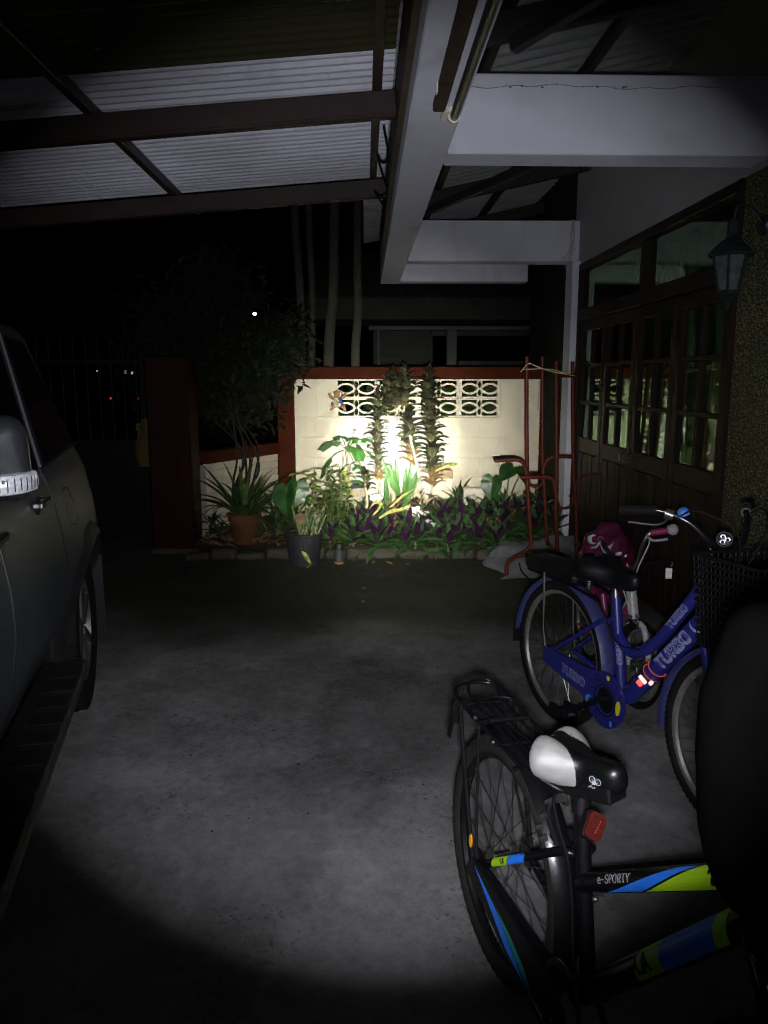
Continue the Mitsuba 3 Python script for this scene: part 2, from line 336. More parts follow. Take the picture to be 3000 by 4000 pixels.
mat('signal_lens', speckle((.52, .52, .55), .7, 70, 200), .22, .5, spec=.7)
mat('mirror_shell', (.008, .009, .011), .2, spec=.5, clearcoat=1.0)
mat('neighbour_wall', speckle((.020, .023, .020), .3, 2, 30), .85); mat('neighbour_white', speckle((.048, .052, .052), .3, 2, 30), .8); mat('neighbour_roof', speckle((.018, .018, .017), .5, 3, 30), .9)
mat('yellow_cloth', speckle((.075, .060, .006), .3, 10, 80), .8)
mat('poster_grey', (.50, .51, .52), .5)
mat('poster_print', (.13, .13, .13), .6)
mat('iron', (.007, .004, .0035), .6, spec=.2)
def lamp(c, p): return {'type': 'area', 'radiance': {'type': 'rgb', 'value': [p * x for x in c]}}
# ================================================================ the ground
gx = np.concatenate([[-160, -40, -12], np.linspace(-6, 6, 61), [12, 40, 160]]); gy = np.concatenate([[-40, -8], np.linspace(-3, 6.9, 60), [8.9, 9.4]])
G = np.array([[[x, y, 0.0] for y in gy] for x in gx])
G[..., 2] += .010 * (meshkit.fbm(G * [.6, .6, 1], 3) - .5) * (np.abs(G[..., 0]) < 6.5) * (G[..., 1] > -4) * (G[..., 1] < 7)
struct('ground', grid(G), 'concrete', True); labels['ground'] = {'kind': 'structure', 'label': 'grey stained concrete yard floor, mossy near the planting bed'}
struct('road', grid(np.array([[[x, y, -.05] for y in (9.3, 30, 200)] for x in (-250, -60, -20, 0, 20, 60, 250)])), 'asphalt')
labels['road'] = {'kind': 'structure', 'label': 'dark ground and street beyond the boundary wall'}
# planting bed
BX0, BX1, BY0, BY1 = -1.46, 1.84, 6.50, 8.28
bx, by = np.meshgrid(np.linspace(BX0, BX1, 70), np.linspace(BY0, BY1, 40), indexing='ij')
S = np.stack([bx, by, .085 + .06 * (meshkit.fbm(np.stack([bx * 3, by * 3, bx * 0], -1), 4) - .45)], -1)
struct('soil_bed', grid(S), 'soil', True); labels['soil_bed'] = {'kind': 'structure', 'label': 'dark soil of the planting bed'}
rng = random.Random(4)
edging = thing('bed_edging', 'low uneven stone and cement edging along the front of the planting bed', 'edging')
x = -1.50
while x < 1.34:
    w = rng.uniform(.17, .30); y = 6.415 + rng.uniform(-.015, .02) - .10 * max(0, x - .4) ** 1.5
    m = box(0, w - .008, 0, rng.uniform(.10, .13), 0, rng.uniform(.055, .10), .02).subdivide().subdivide()
    v = m.vertices; m.vertices = v + (meshkit.fbm(v * 16 + x * 7, 3)[:, None] - .5) * .03 * np.array([1, 1, .8]) * (v[:, 2:3] > .004)
    part(edging, 'stone', mv(rot(m, [0, 0, 1], rng.uniform(-4, 4)), x, y, -.004), 'kerb_stone', 40); x += w

# ================================================================ boundary wall of painted blocks with pierced blocks
WY = 8.30
wall = thing('boundary_wall', 'cream painted block wall with a red top beam and a row of pierced blocks', 'wall')
part(wall, 'core', cat([box(-.735, 2.15, WY + .02, WY + .115, 0, 1.09, 0), box(-.735, -.30, WY + .02, WY + .115, 1.09, 1.5, 0), box(1.44, 2.15, WY + .02, WY + .115, 1.09, 1.5, 0)]), 'wall_paint')
CH, CW = .21, .435
zs = [.046 + CH * k for k in range(-1, 5)]
for r, z in enumerate(zs):
    off = (r % 2) * CW / 2; x0 = -.735 - (CW - off if off else 0)
    while x0 < 2.15:
        a, b = max(x0, -.735), min(x0 + CW, 2.15)
        if b - a > .02 and not (a > 1.86 and b < 2.04):
            part(wall, 'block', mv(box(a + .0006, b - .0006, WY, WY + .06, max(z, 0) + .0009, z + CH - .0009, .0008), 0, rng.uniform(-.0004, .0004), 0), 'wall_paint')
        x0 += CW
for r in range(2):
    z = zs[-1] + CH + r * .20
    for a, b in ((-.735, -.505), (-.505, -.30), (1.44, 1.65), (1.65, 1.86), (2.04, 2.15)):
        part(wall, 'block', box(a + .0006, b - .0006, WY + rng.uniform(0, .0003), WY + .06, z + .0009, z + .20 - .0009, .0008), 'wall_paint')
def eye(cx, cz, a, b):
    """Pointed oval of half width a, half height b."""
    R = (a * a + b * b) / (2 * b)
    return Point(cx, cz - (b - R) * -1 if False else cz + b - R).buffer(R, 64).intersection(Point(cx, cz - b + R).buffer(R, 64))
def pierced():
    P = sbox(-CW / 2 + .0012, -.0986, CW / 2 - .0012, .0986); ribs = []
    for s in (-1, 1):
        cx = s * .108; win = sbox(cx - .083, -.083, cx + .083, .083)
        big = eye(cx, 0, .108, .062); small = eye(cx, 0, .083, .040)
        P = P.difference(win.difference(big)).difference(small); ribs.append(eye(cx, 0, .096, .051).difference(eye(cx, 0, .088, .044)))
    for s in (-1, 1):
        e = affinity.rotate(eye(0, 0, .040, .021), 90, origin=(0, 0)); P = P.difference(affinity.translate(e, 0, s * .043))
        e2 = affinity.rotate(eye(0, 0, .047, .028), 90, origin=(0, 0)).difference(affinity.rotate(eye(0, 0, .043, .024), 90, origin=(0, 0))); ribs.append(affinity.translate(e2, 0, s * .043))
    return P, ribs
PB, RB = pierced()
pm = rot(extrude(PB, .075), [1, 0, 0], 90); rm = cat([mv(rot(extrude(q, .006), [1, 0, 0], 90), 0, -.075, 0) for q in RB])
pdict = mikit.ply(cat([pm, rm]), 'wall_paint')
for r in range(2):
    for k in range(4):
        part(wall, 'pierced_block', tw(pdict, np.array([[1, 0, 0, -.085 + CW * k], [0, 1, 0, WY + .083], [0, 0, 1, 1.198 + r * .20], [0, 0, 0, 1.0]])), None)
part(wall, 'top_beam', box(-.915, 2.16, WY - .03, WY + .14, 1.497, 1.625, .008), 'red_paint')
part(wall, 'column', box(-.912, -.735, WY - .03, WY + .14, 0, 1.496, .006), 'red_paint')
part(wall, 'column', box(1.86, 2.04, WY - .028, WY + .14, 0, 1.496, .006), 'red_paint')
# low wall stepping towards the gate
low = thing('low_wall', 'low white brick wall with a red coping between the gate pillar and the tall wall', 'wall')
A, B = np.array([-1.47, 7.28]), np.array([-.92, 8.30]); L = np.linalg.norm(B - A); LM = frame([A[0], A[1], 0], [B[0] - A[0], B[1] - A[1], 0], [0, 0, 1])
part(low, 'core', xf(box(0, L, .02, .10, 0, .70, 0), LM), 'mortar')
for r in range(10):
    z = .0 + r * .072; x0 = -(r % 2) * .13
    while x0 < L:
        a, b = max(0, x0), min(L, x0 + .26)
        if b - a > .03: part(low, 'brick', xf(box(a + .003, b - .003, -.005 + rng.uniform(0, .004), .05, z + .002, z + .069, .004), LM), 'wall_paint')
        x0 += .26
part(low, 'coping', xf(box(-.02, L, -.035, .12, .72, .835, .008), LM), 'red_paint')
gp = thing('gate_pillar', 'square dark red gate pillar with a chipped foot', 'pillar')
part(gp, 'shaft', box(-1.835, -1.478, 6.67, 7.03, .03, 1.69, .012), 'maroon_paint')
m = box(-1.85, -1.465, 6.655, 7.04, -.01, .05, .015).subdivide().subdivide().subdivide(); m.vertices += (meshkit.fbm(m.vertices * 22, 3)[:, None] - .5) * .03
part(gp, 'chipped_foot', m, 'kerb_stone', 40)
# gate
gate = thing('iron_gate', 'dark iron gate of upright pointed bars between the vehicle and the red pillar', 'gate')
GX0, GX1, GY = -4.2, -1.90, 6.9
part(gate, 'frame', cat([box(GX0, GX1, GY, GY + .04, 1.62, 1.665), box(GX0, GX1, GY, GY + .04, .93, .97), box(GX0, GX1, GY, GY + .04, .08, .12), box(GX1 - .045, GX1, GY - .003, GY + .043, .05, 1.70), box(GX0, GX0 + .045, GY - .003, GY + .043, .05, 1.70)]), 'iron')
part(gate, 'sheet_panel', box(GX0 + .045, GX1 - .046, GY + .012, GY + .02, .12, .93, 0), 'iron')
bar = mikit.ply(cat([tube([[0, 0, .95], [0, 0, 1.80]], .008, 8), mv(lathe([(.0001, 0), (.016, .012), (.0001, .075)], 8), 0, 0, 1.795)]), 'iron', 30)
x = GX0 + .12
while x < GX1 - .07:
    part(gate, 'bar', tw(bar, trimesh.transformations.translation_matrix([x, GY + .02, 0])), None); x += .105
lat = cat([box(GX1 - .07, GX1 + .01, GY - .03, GY - .005, 1.02, 1.05), tube([[GX1 - .05, GY - .02, 1.035], [GX1 - .05, GY - .03, .93]], .006)])
part(gate, 'latch', lat, 'galvanised')
yb = slab(np.array([[[-1.99 + .16 * u + .015 * math.sin(v * 7), 6.86 + .012 * math.sin(u * 9 + v * 3) + .01 * v, 1.16 - .42 * v - (.10 if u < .3 and v == 0 else 0)] for v in np.linspace(0, 1, 12)] for u in np.linspace(0, 1, 10)]), (0, .004, 0))
single('hanging_cloth', yb, 'yellow_cloth', 'dull yellow cloth hanging on the iron gate beside the pillar', 'cloth', 50)

# ================================================================ the house front
HX = 1.87
house = thing('house', 'house front with grey upper wall, brown glazed folding doors and rough pebbled wall', 'house')
part(house, 'upper_wall', box(HX, HX + .12, 1.2, 7.16, 2.475, 3.6, .003), 'grey_plaster')
part(house, 'pebbled_wall', box(HX, HX + .12, 1.2, 3.99, -.02, 2.472, .003), 'pebble_dash', label='rough pebble-dashed wall panel beside the doors')
part(house, 'corner_post', box(1.797, HX - .003, 6.93, 7.16, -.01, 2.497, .004), 'white_plaster')
DX = HX + .02
part(house, 'door_frame', cat([box(HX - .02, HX + .07, 3.993, 4.05, 0, 2.47), box(HX - .02, HX + .07, 6.90, 6.928, 0, 2.47), box(HX - .018, HX + .07, 4.05, 6.90, 2.41, 2.469), box(HX - .018, HX + .07, 4.05, 6.90, 1.99, 2.085), box(HX - .016, HX + .068, 5.32, 5.40, 2.085, 2.41)]), 'door_wood')
for a, b in ((4.05, 5.32), (5.40, 6.90)):
    part(house, 'transom_pane', grid(np.array([[[HX + .025, y, z] for z in (2.08, 2.415)] for y in (a - .005, b + .005)])), 'window_glass')
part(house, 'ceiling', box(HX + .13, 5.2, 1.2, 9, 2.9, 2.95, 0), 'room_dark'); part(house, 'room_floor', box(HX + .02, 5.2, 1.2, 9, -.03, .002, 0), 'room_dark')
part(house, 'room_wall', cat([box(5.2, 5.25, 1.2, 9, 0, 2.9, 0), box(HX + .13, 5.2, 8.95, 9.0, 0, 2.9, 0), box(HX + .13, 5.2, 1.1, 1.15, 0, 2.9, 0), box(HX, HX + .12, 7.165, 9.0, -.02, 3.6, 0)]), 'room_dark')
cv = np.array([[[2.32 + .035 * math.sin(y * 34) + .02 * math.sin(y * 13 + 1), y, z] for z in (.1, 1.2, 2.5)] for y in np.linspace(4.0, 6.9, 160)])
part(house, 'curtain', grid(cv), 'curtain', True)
def door_leaf(y0, knob=None):
    d = childkey(house, 'door')
    W = .70; st, cm = .075, .022
    f = [box(DX - .017, DX + .022, y0, y0 + st, .02, 1.985), box(DX - .017, DX + .022, y0 + W - st, y0 + W, .02, 1.985)]
    for z0, z1 in ((.02, .14), (.88, 1.0), (1.90, 1.985)): f.append(box(DX - .016, DX + .021, y0 + st, y0 + W - st, z0, z1))
    for z in (1.285, 1.60): f.append(box(DX - .014, DX + .019, y0 + st, y0 + W - st, z, z + .032))
    ym = y0 + W / 2
    for z0, z1 in ((1.0, 1.285), (1.317, 1.60), (1.632, 1.90), (.14, .88)): f.append(box(DX - .014, DX + .019, ym - cm, ym + cm, z0, z1))
    scene[d] = mikit.ply(cat(f), 'door_wood')
    for z0, z1 in ((1.0, 1.285), (1.317, 1.60), (1.632, 1.90)):
        for a, b in ((y0 + st, ym - cm), (ym + cm, y0 + W - st)):
            part(d, 'pane', grid(np.array([[[DX + .004, y, z] for z in (z0 - .004, z1 + .004)] for y in (a - .004, b + .004)])), 'window_glass')
    for a, b in ((y0 + st, ym - cm), (ym + cm, y0 + W - st)):
        w = (b - a) / 2
        for q in range(2):
            part(d, 'panel', box(DX - .010 - .004 * (q % 2), DX + .015, a + w * q + .003, a + w * (q + 1) - .003, .143, .877, .008), 'door_wood')
    if knob: part(d, 'handle', cat([rot(mv(lathe([(.0001, 0), (.026, .002), (.026, .006), (.010, .012), (.010, .035), (.027, .045), (.027, .058), (.0001, .066)], 20), 0, 0, 0), [0, 1, 0], -90).apply_translation([DX - .017, knob, .95])]), 'galvanised', 40)
    hy = y0 + .004
    for z in (.35, 1.75): part(d, 'hinge', tube([[DX - .022, hy, z], [DX - .022, hy, z + .09]], .007, 8), 'door_wood')
for y0, kn in ((4.055, None), (4.765, 5.43), (5.475, 5.51), (6.185, None)): door_leaf(y0, kn)

# concrete porch beams, belonging to the house
MB0, MB1 = .178, .378
part(house, 'beam', box(MB0, MB1, -1.0, 8.64, 2.5, 2.84, .006), 'white_plaster', label='long white concrete beam running from the viewer to the street')
part(house, 'beam', box(MB1 + .002, HX - .002, 3.74, 3.945, 2.503, 2.842, .006), 'white_plaster', label='white cross beam with a cracked line near its top edge')
part(house, 'beam', box(MB1 + .002, HX - .002, 7.0, 7.2, 2.503, 2.842, .006), 'white_plaster', label='white cross beam above the corner post')
part(house, 'beam', box(MB1 + .002, 1.72, 8.44, 8.638, 2.503, 2.842, .006), 'white_plaster', label='farthest white cross beam')
part(house, 'beam', box(MB1 + .002, HX - .002, .5, .7, 2.503, 2.842, .006), 'white_plaster')
cp = [[x, 3.7385, 2.788 + .006 * math.sin(x * 9) + .004 * math.sin(x * 31)] for x in np.linspace(MB1 + .01, 1.6, 60)]
part(house, 'crack_line', tube(cp, [.0006 + .0011 * abs(math.sin(k * 1.7)) for k in range(60)], 5), 'crack')
fl = []
for _ in range(9):
    x = rng.uniform(.6, 1.55); fl.append(blob([x, 3.738, 2.788 + rng.uniform(-.006, .003)], rng.uniform(.002, .005), rng.randint(0, 99), .5, 1, (1.6, .3, 1)))
part(house, 'flaking_plaster', cat(fl), 'crack', kind='stuff')
# porch roof: rafters, purlins, corrugated sheets
SL = math.tan(math.radians(12.5)); zr = lambda x: 2.905 + SL * (x - .30)
for y in (.6, 3.60, 6.78, 8.5):
    part(house, 'rafter', pbox([.22, y, zr(.22)], [3.2, y, zr(3.2)], .06, .11), 'steel_dark')
for y in (2.1, 5.1): part(house, 'rafter', pbox([.22, y, zr(.22)], [3.2, y, zr(3.2)], .05, .10), 'steel_dark')
part(house, 'brace', pbox([.55, 6.70, 2.86], [1.9, 5.4, 3.22], .05, .06), 'steel_dark'); part(house, 'brace', pbox([.62, 3.5, 2.86], [1.8, 2.3, 3.2], .05, .06), 'steel_dark')
for x in (.20, .62, 1.25, 1.95): part(house, 'purlin', pbox([x, -1, zr(x) + .088], [x, 8.9, zr(x) + .088], .05, .06), 'steel_dark')
def corrugated(x0, x1, y0, y1, zf, pitch, amp, t=.004, nx=2, ph=0.0):
    n = int((y1 - y0) / pitch * 10) + 1; ys = np.linspace(y0, y1, n); xs = np.linspace(x0, x1, nx)
    return slab(np.array([[[x, y, zf(x) + amp * math.tanh(1.6 * math.cos(2 * PI * (y / pitch + ph)))] for y in ys] for x in xs]), (0, 0, t))
y = 8.95; k = 0
while y > 0:
    part(house, 'roof_sheet', corrugated(.0, 3.3, y - 1.0, y, lambda x, k=k: zr(x) + .134 + .006 * (k % 2), .14, .020, .006), 'cement_sheet', 30); y -= .93; k += 1
# fluorescent batten under the long beam
fl = thing('fluorescent_lamp', 'unlit fluorescent tube on a rusty brown batten under the long white beam', 'lamp')
FX, FZ = .300, 2.497
part(fl, 'batten', box(FX - .045, FX + .0, 1.90, 3.06, FZ - .035, FZ, .005), 'rust')
part(fl, 'tube', tube([[FX + .035, 1.93, FZ - .045], [FX + .035, 3.10, FZ - .045]], .0165, 16), 'galvanised', 40)
cap = sbox(-.03, -.045, .03, .03).union(Point(0, .03).buffer(.03))
part(fl, 'end_cap', xf(extrude(cap, .018), frame([FX + .022, 3.105, FZ - .018], [1, 0, 0], [0, 0, -1])), 'ceramic')
part(fl, 'socket', cat([tube([[FX + .035, 3.07, FZ - .045], [FX + .035, 3.115, FZ - .045]], .022, 16), box(FX + .012, FX + .058, 3.08, 3.12, FZ - .05, FZ - .002)]), 'ceramic', 40)
part(fl, 'clip', box(FX - .052, FX - .046, 2.84, 2.87, FZ - .04, FZ - .004), 'ceramic')

# ================================================================ carport
carport = thing('carport', 'open steel carport of dark beams under white corrugated roof sheets', 'carport')
CS = math.tan(math.radians(4.8)); zc = lambda x: 2.65 + CS * (x - .15)
for y in (.6, 2.18, 3.73, 5.28):
    part(carport, 'beam', cat([pbox([-3.6, y, zc(-3.6) + .055], [.145, y, zc(.145) + .055], .05, .112), pbox([-3.6, y - .028, zc(-3.6) + .006], [.145, y - .028, zc(.145) + .006], .012, .014)]), 'steel_brown')
for x in (-2.45, -1.21, .062):
    part(carport, 'purlin', pbox([x, -.4, zc(x) + .14], [x, 5.48, zc(x) + .14], .042, .055), 'steel_brown')
for y in (2.18, 5.28): part(carport, 'post', box(-3.62, -3.54, y - .04, y + .04, 0, zc(-3.6)), 'steel_brown')
ED = [3.45, 4.16, 4.85, 5.50]
for k in range(3):
    for a, b in ((-1.23, .135), (-2.47, -1.20), (-3.7, -2.44)):
        part(carport, 'roof_sheet', corrugated(a, b, ED[k] - (.04 if k else 0), ED[k + 1], lambda x, k=k, a=a: zc(x) + .179 + .0035 * (k % 2) + (.004 if a < -2 else 0), .0762, .0130, .0015), 'roof_sheet', 30)
for k, (a, b) in enumerate(((2.66, 3.45), (1.9, 2.7), (1.1, 1.94), (.3, 1.14), (-.5, .34))):
    part(carport, 'roof_sheet', corrugated(-3.7, .135, a, b + (.06 if k == 0 else 0), lambda x, k=k: zc(x) + .188 + .004 * (k % 2), .0762, .0085, .0015), 'olive_sheet', 30, label='dirty olive roof sheet')
gut = []
pr = [(.150, 2.60), (.150, 2.86), (.156, 2.86), (.156, 2.606), (.172, 2.606), (.172, 2.66), (.176, 2.66), (.176, 2.60)]
part(carport, 'edge_channel', xf(extrude(Polygon(pr), 8.2), np.array([[1, 0, 0, 0], [0, 0, -1, 7.7], [0, 1, 0, 0], [0, 0, 0, 1.0]])), 'gutter_metal')
cbl = spline([[.10, 4.02, 2.70], [.125, 4.15, 2.60], [.10, 4.35, 2.62], [.075, 4.5, 2.70], [.11, 4.62, 2.62], [.14, 4.8, 2.58], [.10, 5.0, 2.60], [.07, 5.15, 2.66], [.12, 5.24, 2.60], [.13, 5.3, 2.62]], 8)
single('hanging_cable', tube(cbl, .0065, 6), 'black_rubber', 'loose black cable looping beneath the carport roof beside the long white beam', 'cable', 40)
wb = [tube(spline([[1.80 + rng.uniform(-.02, .01), 6.96, 2.84], [1.77 + rng.uniform(-.03, .03), 6.92, 2.72], [1.78 + rng.uniform(-.03, .03), 6.91, 2.60], [1.74 + rng.uniform(-.06, .04), 6.92, 2.46 + rng.uniform(-.06, .05)]], 6), .0022, 4) for _ in range(9)]
single('wire_bundle', cat(wb), 'cable_white', 'tangle of thin old wires hanging at the top of the white corner post', 'wires', 30)
# ================================================================ wall lantern
lan = thing('wall_lantern', 'dark green lantern with frosted panes hanging from a bracket on the pebbled wall', 'lantern')
LX, LY, LZ = 1.735, 3.80, 2.03
part(lan, 'bracket', cat([tube(spline([[HX, LY - .02, LZ + .18], [HX - .05, LY, LZ + .25], [LX + .02, LY, LZ + .27], [LX, LY, LZ + .19]], 8), .008, 10), xf(lathe([(.0001, 0), (.05, 0), (.045, .012), (.0001, .014)], 20), frame([HX, LY - .02, LZ + .18], [0, 0, 1], [-1, 0, 0])), box(LX - .02, LX + .02, LY - .02, LY + .02, LZ + .14, LZ + .21)]), 'lantern_green', 40)
part(lan, 'cap', mv(lathe([(.0001, .15), (.02, .148), (.035, .12), (.055, .105), (.09, .075), (.095, .065), (.112, .05), (.112, .042), (.07, .04), (.0001, .04)], 6), LX, LY, LZ), 'lantern_green')
rt, rb_ = .082, .048
for k in range(6):
    a0, a1 = k * PI / 3, (k + 1) * PI / 3
    q = lambda a, r, z: np.array([LX + r * math.cos(a), LY + r * math.sin(a), LZ + z])
    part(lan, 'pane', grid(np.array([[q(a0, rb_ * .97, -.12), q(a1, rb_ * .97, -.12)], [q(a0, rt * .97, .04), q(a1, rt * .97, .04)]])), 'frosted')
    part(lan, 'rib', tube([q(a0, rb_, -.125), q(a0, rt, .045)], .007, 6), 'lantern_green')
part(lan, 'base', mv(lathe([(rb_ + .008, -.115), (rb_ + .010, -.13), (.035, -.15), (.018, -.175), (.012, -.2), (.0001, -.215)], 6), LX, LY, LZ), 'lantern_green')

# ================================================================ beyond the wall
def palm(px, ytop, y, r, lean, n):
    b = atY(px, 1430, y); t = atY(px + lean, ytop, y)
    P = spline([[b[0] + .04, y, -.05], [b[0], y, b[2]], [(b[0] + t[0]) / 2 + .02, y, (b[2] + t[2]) / 2], [t[0], y, t[2]], [2.02 * t[0] - b[0] * 1.02, y, t[2] + 2.2]], 26)
    zz = P[:, 2]; rr = r * (1.12 - .07 * (zz - zz[0])) * (1 + .035 * (np.abs(np.sin(zz * 21)) > .96))
    k = thing('palm_tree', n, 'palm tree', 'slim ringed palm trunks behind the boundary wall')
    part(k, 'trunk', tube(P, rr, 12), 'palm_bark', 30)
    rg = random.Random(px); top = P[-1]
    for j in range(9):
        az = rg.uniform(0, 2 * PI); up = rg.uniform(.3, 1.2); L = 1.6; s = np.linspace(0, 1, 10)
        Q = np.stack([top[0] + np.cos(az) * L * s * np.cos(up * (1 - s)), top[1] + np.sin(az) * L * s * np.cos(up * (1 - s)), top[2] + L * (np.sin(up) * s - .9 * s * s)], -1)
        m = [tube(Q, np.linspace(.014, .004, 10), 5)]
        for i in range(1, 10):
            for sd in (-1, 1):
                for h in (0, .5): m.append(xf(leaf(.42, .03, .7, .2, 3), place(None, Q[i] - (Q[i] - Q[i - 1]) * h, az + sd * 1.0, .15)))
        part(k, 'frond', cat(m), 'leaf_bush')
for a in ((1180, 850, 9.6, .052, -28, 'leftmost slim palm trunk behind the wall, leaning left'), (1219, 850, 9.9, .045, -12, 'second palm trunk from the left behind the wall, darker and thinner'), (1284, 830, 9.3, .062, 22, 'pale ringed palm trunk behind the wall, leaning right, third from the left'), (1388, 1000, 9.4, .052, 8, 'palm trunk behind the wall closest to the long white beam')): palm(*a)
nb = thing('neighbour_house', 'neighbouring house beyond the wall with a dark roof edge, white beam and open porch', 'house')
NY = 12.5
def NP(px, py, y=NY): return atY(px, py, y)
a, b = NP(1440, 1275), NP(2196, 1290)
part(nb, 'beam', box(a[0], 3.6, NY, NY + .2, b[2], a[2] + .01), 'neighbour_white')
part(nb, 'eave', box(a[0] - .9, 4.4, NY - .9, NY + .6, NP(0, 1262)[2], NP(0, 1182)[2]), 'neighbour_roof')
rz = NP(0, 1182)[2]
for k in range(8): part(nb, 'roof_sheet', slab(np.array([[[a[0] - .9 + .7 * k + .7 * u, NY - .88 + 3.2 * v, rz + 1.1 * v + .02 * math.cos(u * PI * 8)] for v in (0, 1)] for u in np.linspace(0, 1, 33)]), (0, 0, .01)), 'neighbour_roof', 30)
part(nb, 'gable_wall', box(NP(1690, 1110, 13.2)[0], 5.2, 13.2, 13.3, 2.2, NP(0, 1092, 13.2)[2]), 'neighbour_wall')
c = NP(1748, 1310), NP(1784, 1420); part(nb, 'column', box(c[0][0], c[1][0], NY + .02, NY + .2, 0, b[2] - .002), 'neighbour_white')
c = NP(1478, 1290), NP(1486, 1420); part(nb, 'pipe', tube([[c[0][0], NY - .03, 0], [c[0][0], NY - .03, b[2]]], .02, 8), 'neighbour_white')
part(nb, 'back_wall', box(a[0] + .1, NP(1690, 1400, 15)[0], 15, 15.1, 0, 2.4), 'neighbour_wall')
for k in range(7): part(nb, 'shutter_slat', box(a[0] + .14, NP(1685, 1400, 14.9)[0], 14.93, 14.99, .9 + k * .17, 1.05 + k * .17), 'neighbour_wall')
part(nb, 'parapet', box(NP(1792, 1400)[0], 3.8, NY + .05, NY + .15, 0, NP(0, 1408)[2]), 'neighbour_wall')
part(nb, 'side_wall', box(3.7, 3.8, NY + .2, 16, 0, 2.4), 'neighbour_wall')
# ================================================================ plants of the bed
SP_LAMP = atY(995, 1226, 38.0)                            # the far street lamp shows through a gap in the bush
def ground_z(x, y): return .10
def scatter_leaves(parent, name, mat_, items, base, kind='stuff'):
    """items: matrices; one mesh of many leaves."""
    V = np.asarray(base.vertices); F = np.asarray(base.faces); n = len(V)
    Ms = np.asarray(items); W = np.einsum('kij,nj->kni', Ms[:, :3, :3], V) + Ms[:, None, :3, 3]
    part(parent, name, TM(W.reshape(-1, 3), (F[None] + n * np.arange(len(Ms))[:, None, None]).reshape(-1, 3)), mat_, True, kind=kind)
def S3(M, s): M = M.copy(); M[:3, :3] *= s; return M

# purple-backed rosette plants
RL = [mikit.ply(leaf(L, W, d, .16, 6), 'leaf_purple', True) for L, W, d in ((.29, .066, .40), (.26, .060, .7), (.24, .058, .15), (.30, .060, .9))]
RS = [mikit.ply(leaf(L, W, d, .16, 6), 'leaf_sword', True) for L, W, d in ((.29, .066, .40), (.26, .060, .7), (.24, .058, .15), (.30, .060, .9))]
RLm = [leaf(L, W, d, .16, 5) for L, W, d in ((.29, .066, .40), (.26, .060, .7), (.24, .058, .15), (.30, .060, .9))]
rng = random.Random(11)
front = [(-.30, 6.66), (-.10, 6.60), (.10, 6.56), (.26, 6.66), (.43, 6.57), (.62, 6.62), (.80, 6.60), (.98, 6.60), (1.12, 6.52), (-.18, 6.86), (.02, 6.80), (.17, 6.84), (.36, 6.82), (.55, 6.84), (.72, 6.80), (.90, 6.82), (1.08, 6.76), (-.02, 6.66), (.34, 6.56), (.53, 6.70), (.71, 6.54), (.88, 6.66), (.19, 6.60), (1.24, 6.66)]
avoid = [(-.12, 7.6, .26), (.72, 7.75, .22), (1.22, 7.75, .14), (1.6, 7.2, .22)] + [(a, b, .11) for a, b in front]
back = spts(rng, 38, (-.1, 6.9), (1.78, 7.75), .15, avoid=avoid)
ROS = [''] * len(front); names_ = 'first second third fourth fifth sixth seventh eighth ninth tenth eleventh twelfth thirteenth fourteenth fifteenth sixteenth seventeenth'.split()
for row, nm in ((sorted([i for i in range(len(front)) if front[i][1] < 6.645], key=lambda i: front[i][0]), 'nearest the kerb'), (sorted([i for i in range(len(front)) if front[i][1] >= 6.645], key=lambda i: front[i][0]), 'of the second row')):
    for q, i in enumerate(row): ROS[i] = f'green and purple sword-leaved rosette {nm}, {names_[q]} from the left'
bk_ = [tuple(p) for p in back]; srt = sorted(range(len(bk_)), key=lambda i: bk_[i][1]); ROB = [''] * len(bk_); third = -(-len(bk_) // 3)
for row, nm in enumerate(('first row behind the front ones', 'middle of the bed', 'back of the bed')):
    for q, i in enumerate(sorted(srt[row * third:(row + 1) * third], key=lambda i: bk_[i][0])): ROB[i] = f'green and purple rosette in the {nm}, {names_[q]} from the left'
for i, (x, y) in enumerate([(a, b - .05) for a, b in front] + bk_):
    k = thing('rosette_plant', ROS[i] if i < len(front) else ROB[i - len(front)], 'plant', 'purple rosette plants at the front' if i < len(front) else 'purple rosette plants farther back')
    n = rng.randint(17, 21); sc = rng.uniform(.85, 1.15) * (1.0 if i < len(front) else 1.38); z0 = rng.uniform(-.02, .02) + .085
    lx, ly = rng.uniform(-.1, .1), rng.uniform(-.12, .0)
    for j in range(n):
        t = j / (n - 1); az = j * 2.399 + i; up = -.02 + 1.36 * t + rng.uniform(-.12, .12); s = sc * (1.0 - .25 * t * t)
        M = S3(place(None, [x + lx * t * .2, y + ly * t * .2, z0 + .07 * t], az, up, rng.uniform(-.3, .3)), s); q = rng.randrange(4)
        if i < len(front): part(k, 'leaf', tw((RL if t > .70 or j % 7 == 0 else RS)[q], M), None)
        else:
            if j == 0: acc, acg = [], []
            (acc if t > .70 or j % 7 == 0 else acg).append(xf(RLm[q], M))
    if i >= len(front): part(k, 'inner_leaves', cat(acc), 'leaf_purple', True); part(k, 'outer_leaves', cat(acg), 'leaf_sword', True)
    part(k, 'stem', tube([[x, y, z0 - .08], [x, y, z0 + .05]], .010, 7), 'stem_green', 30)

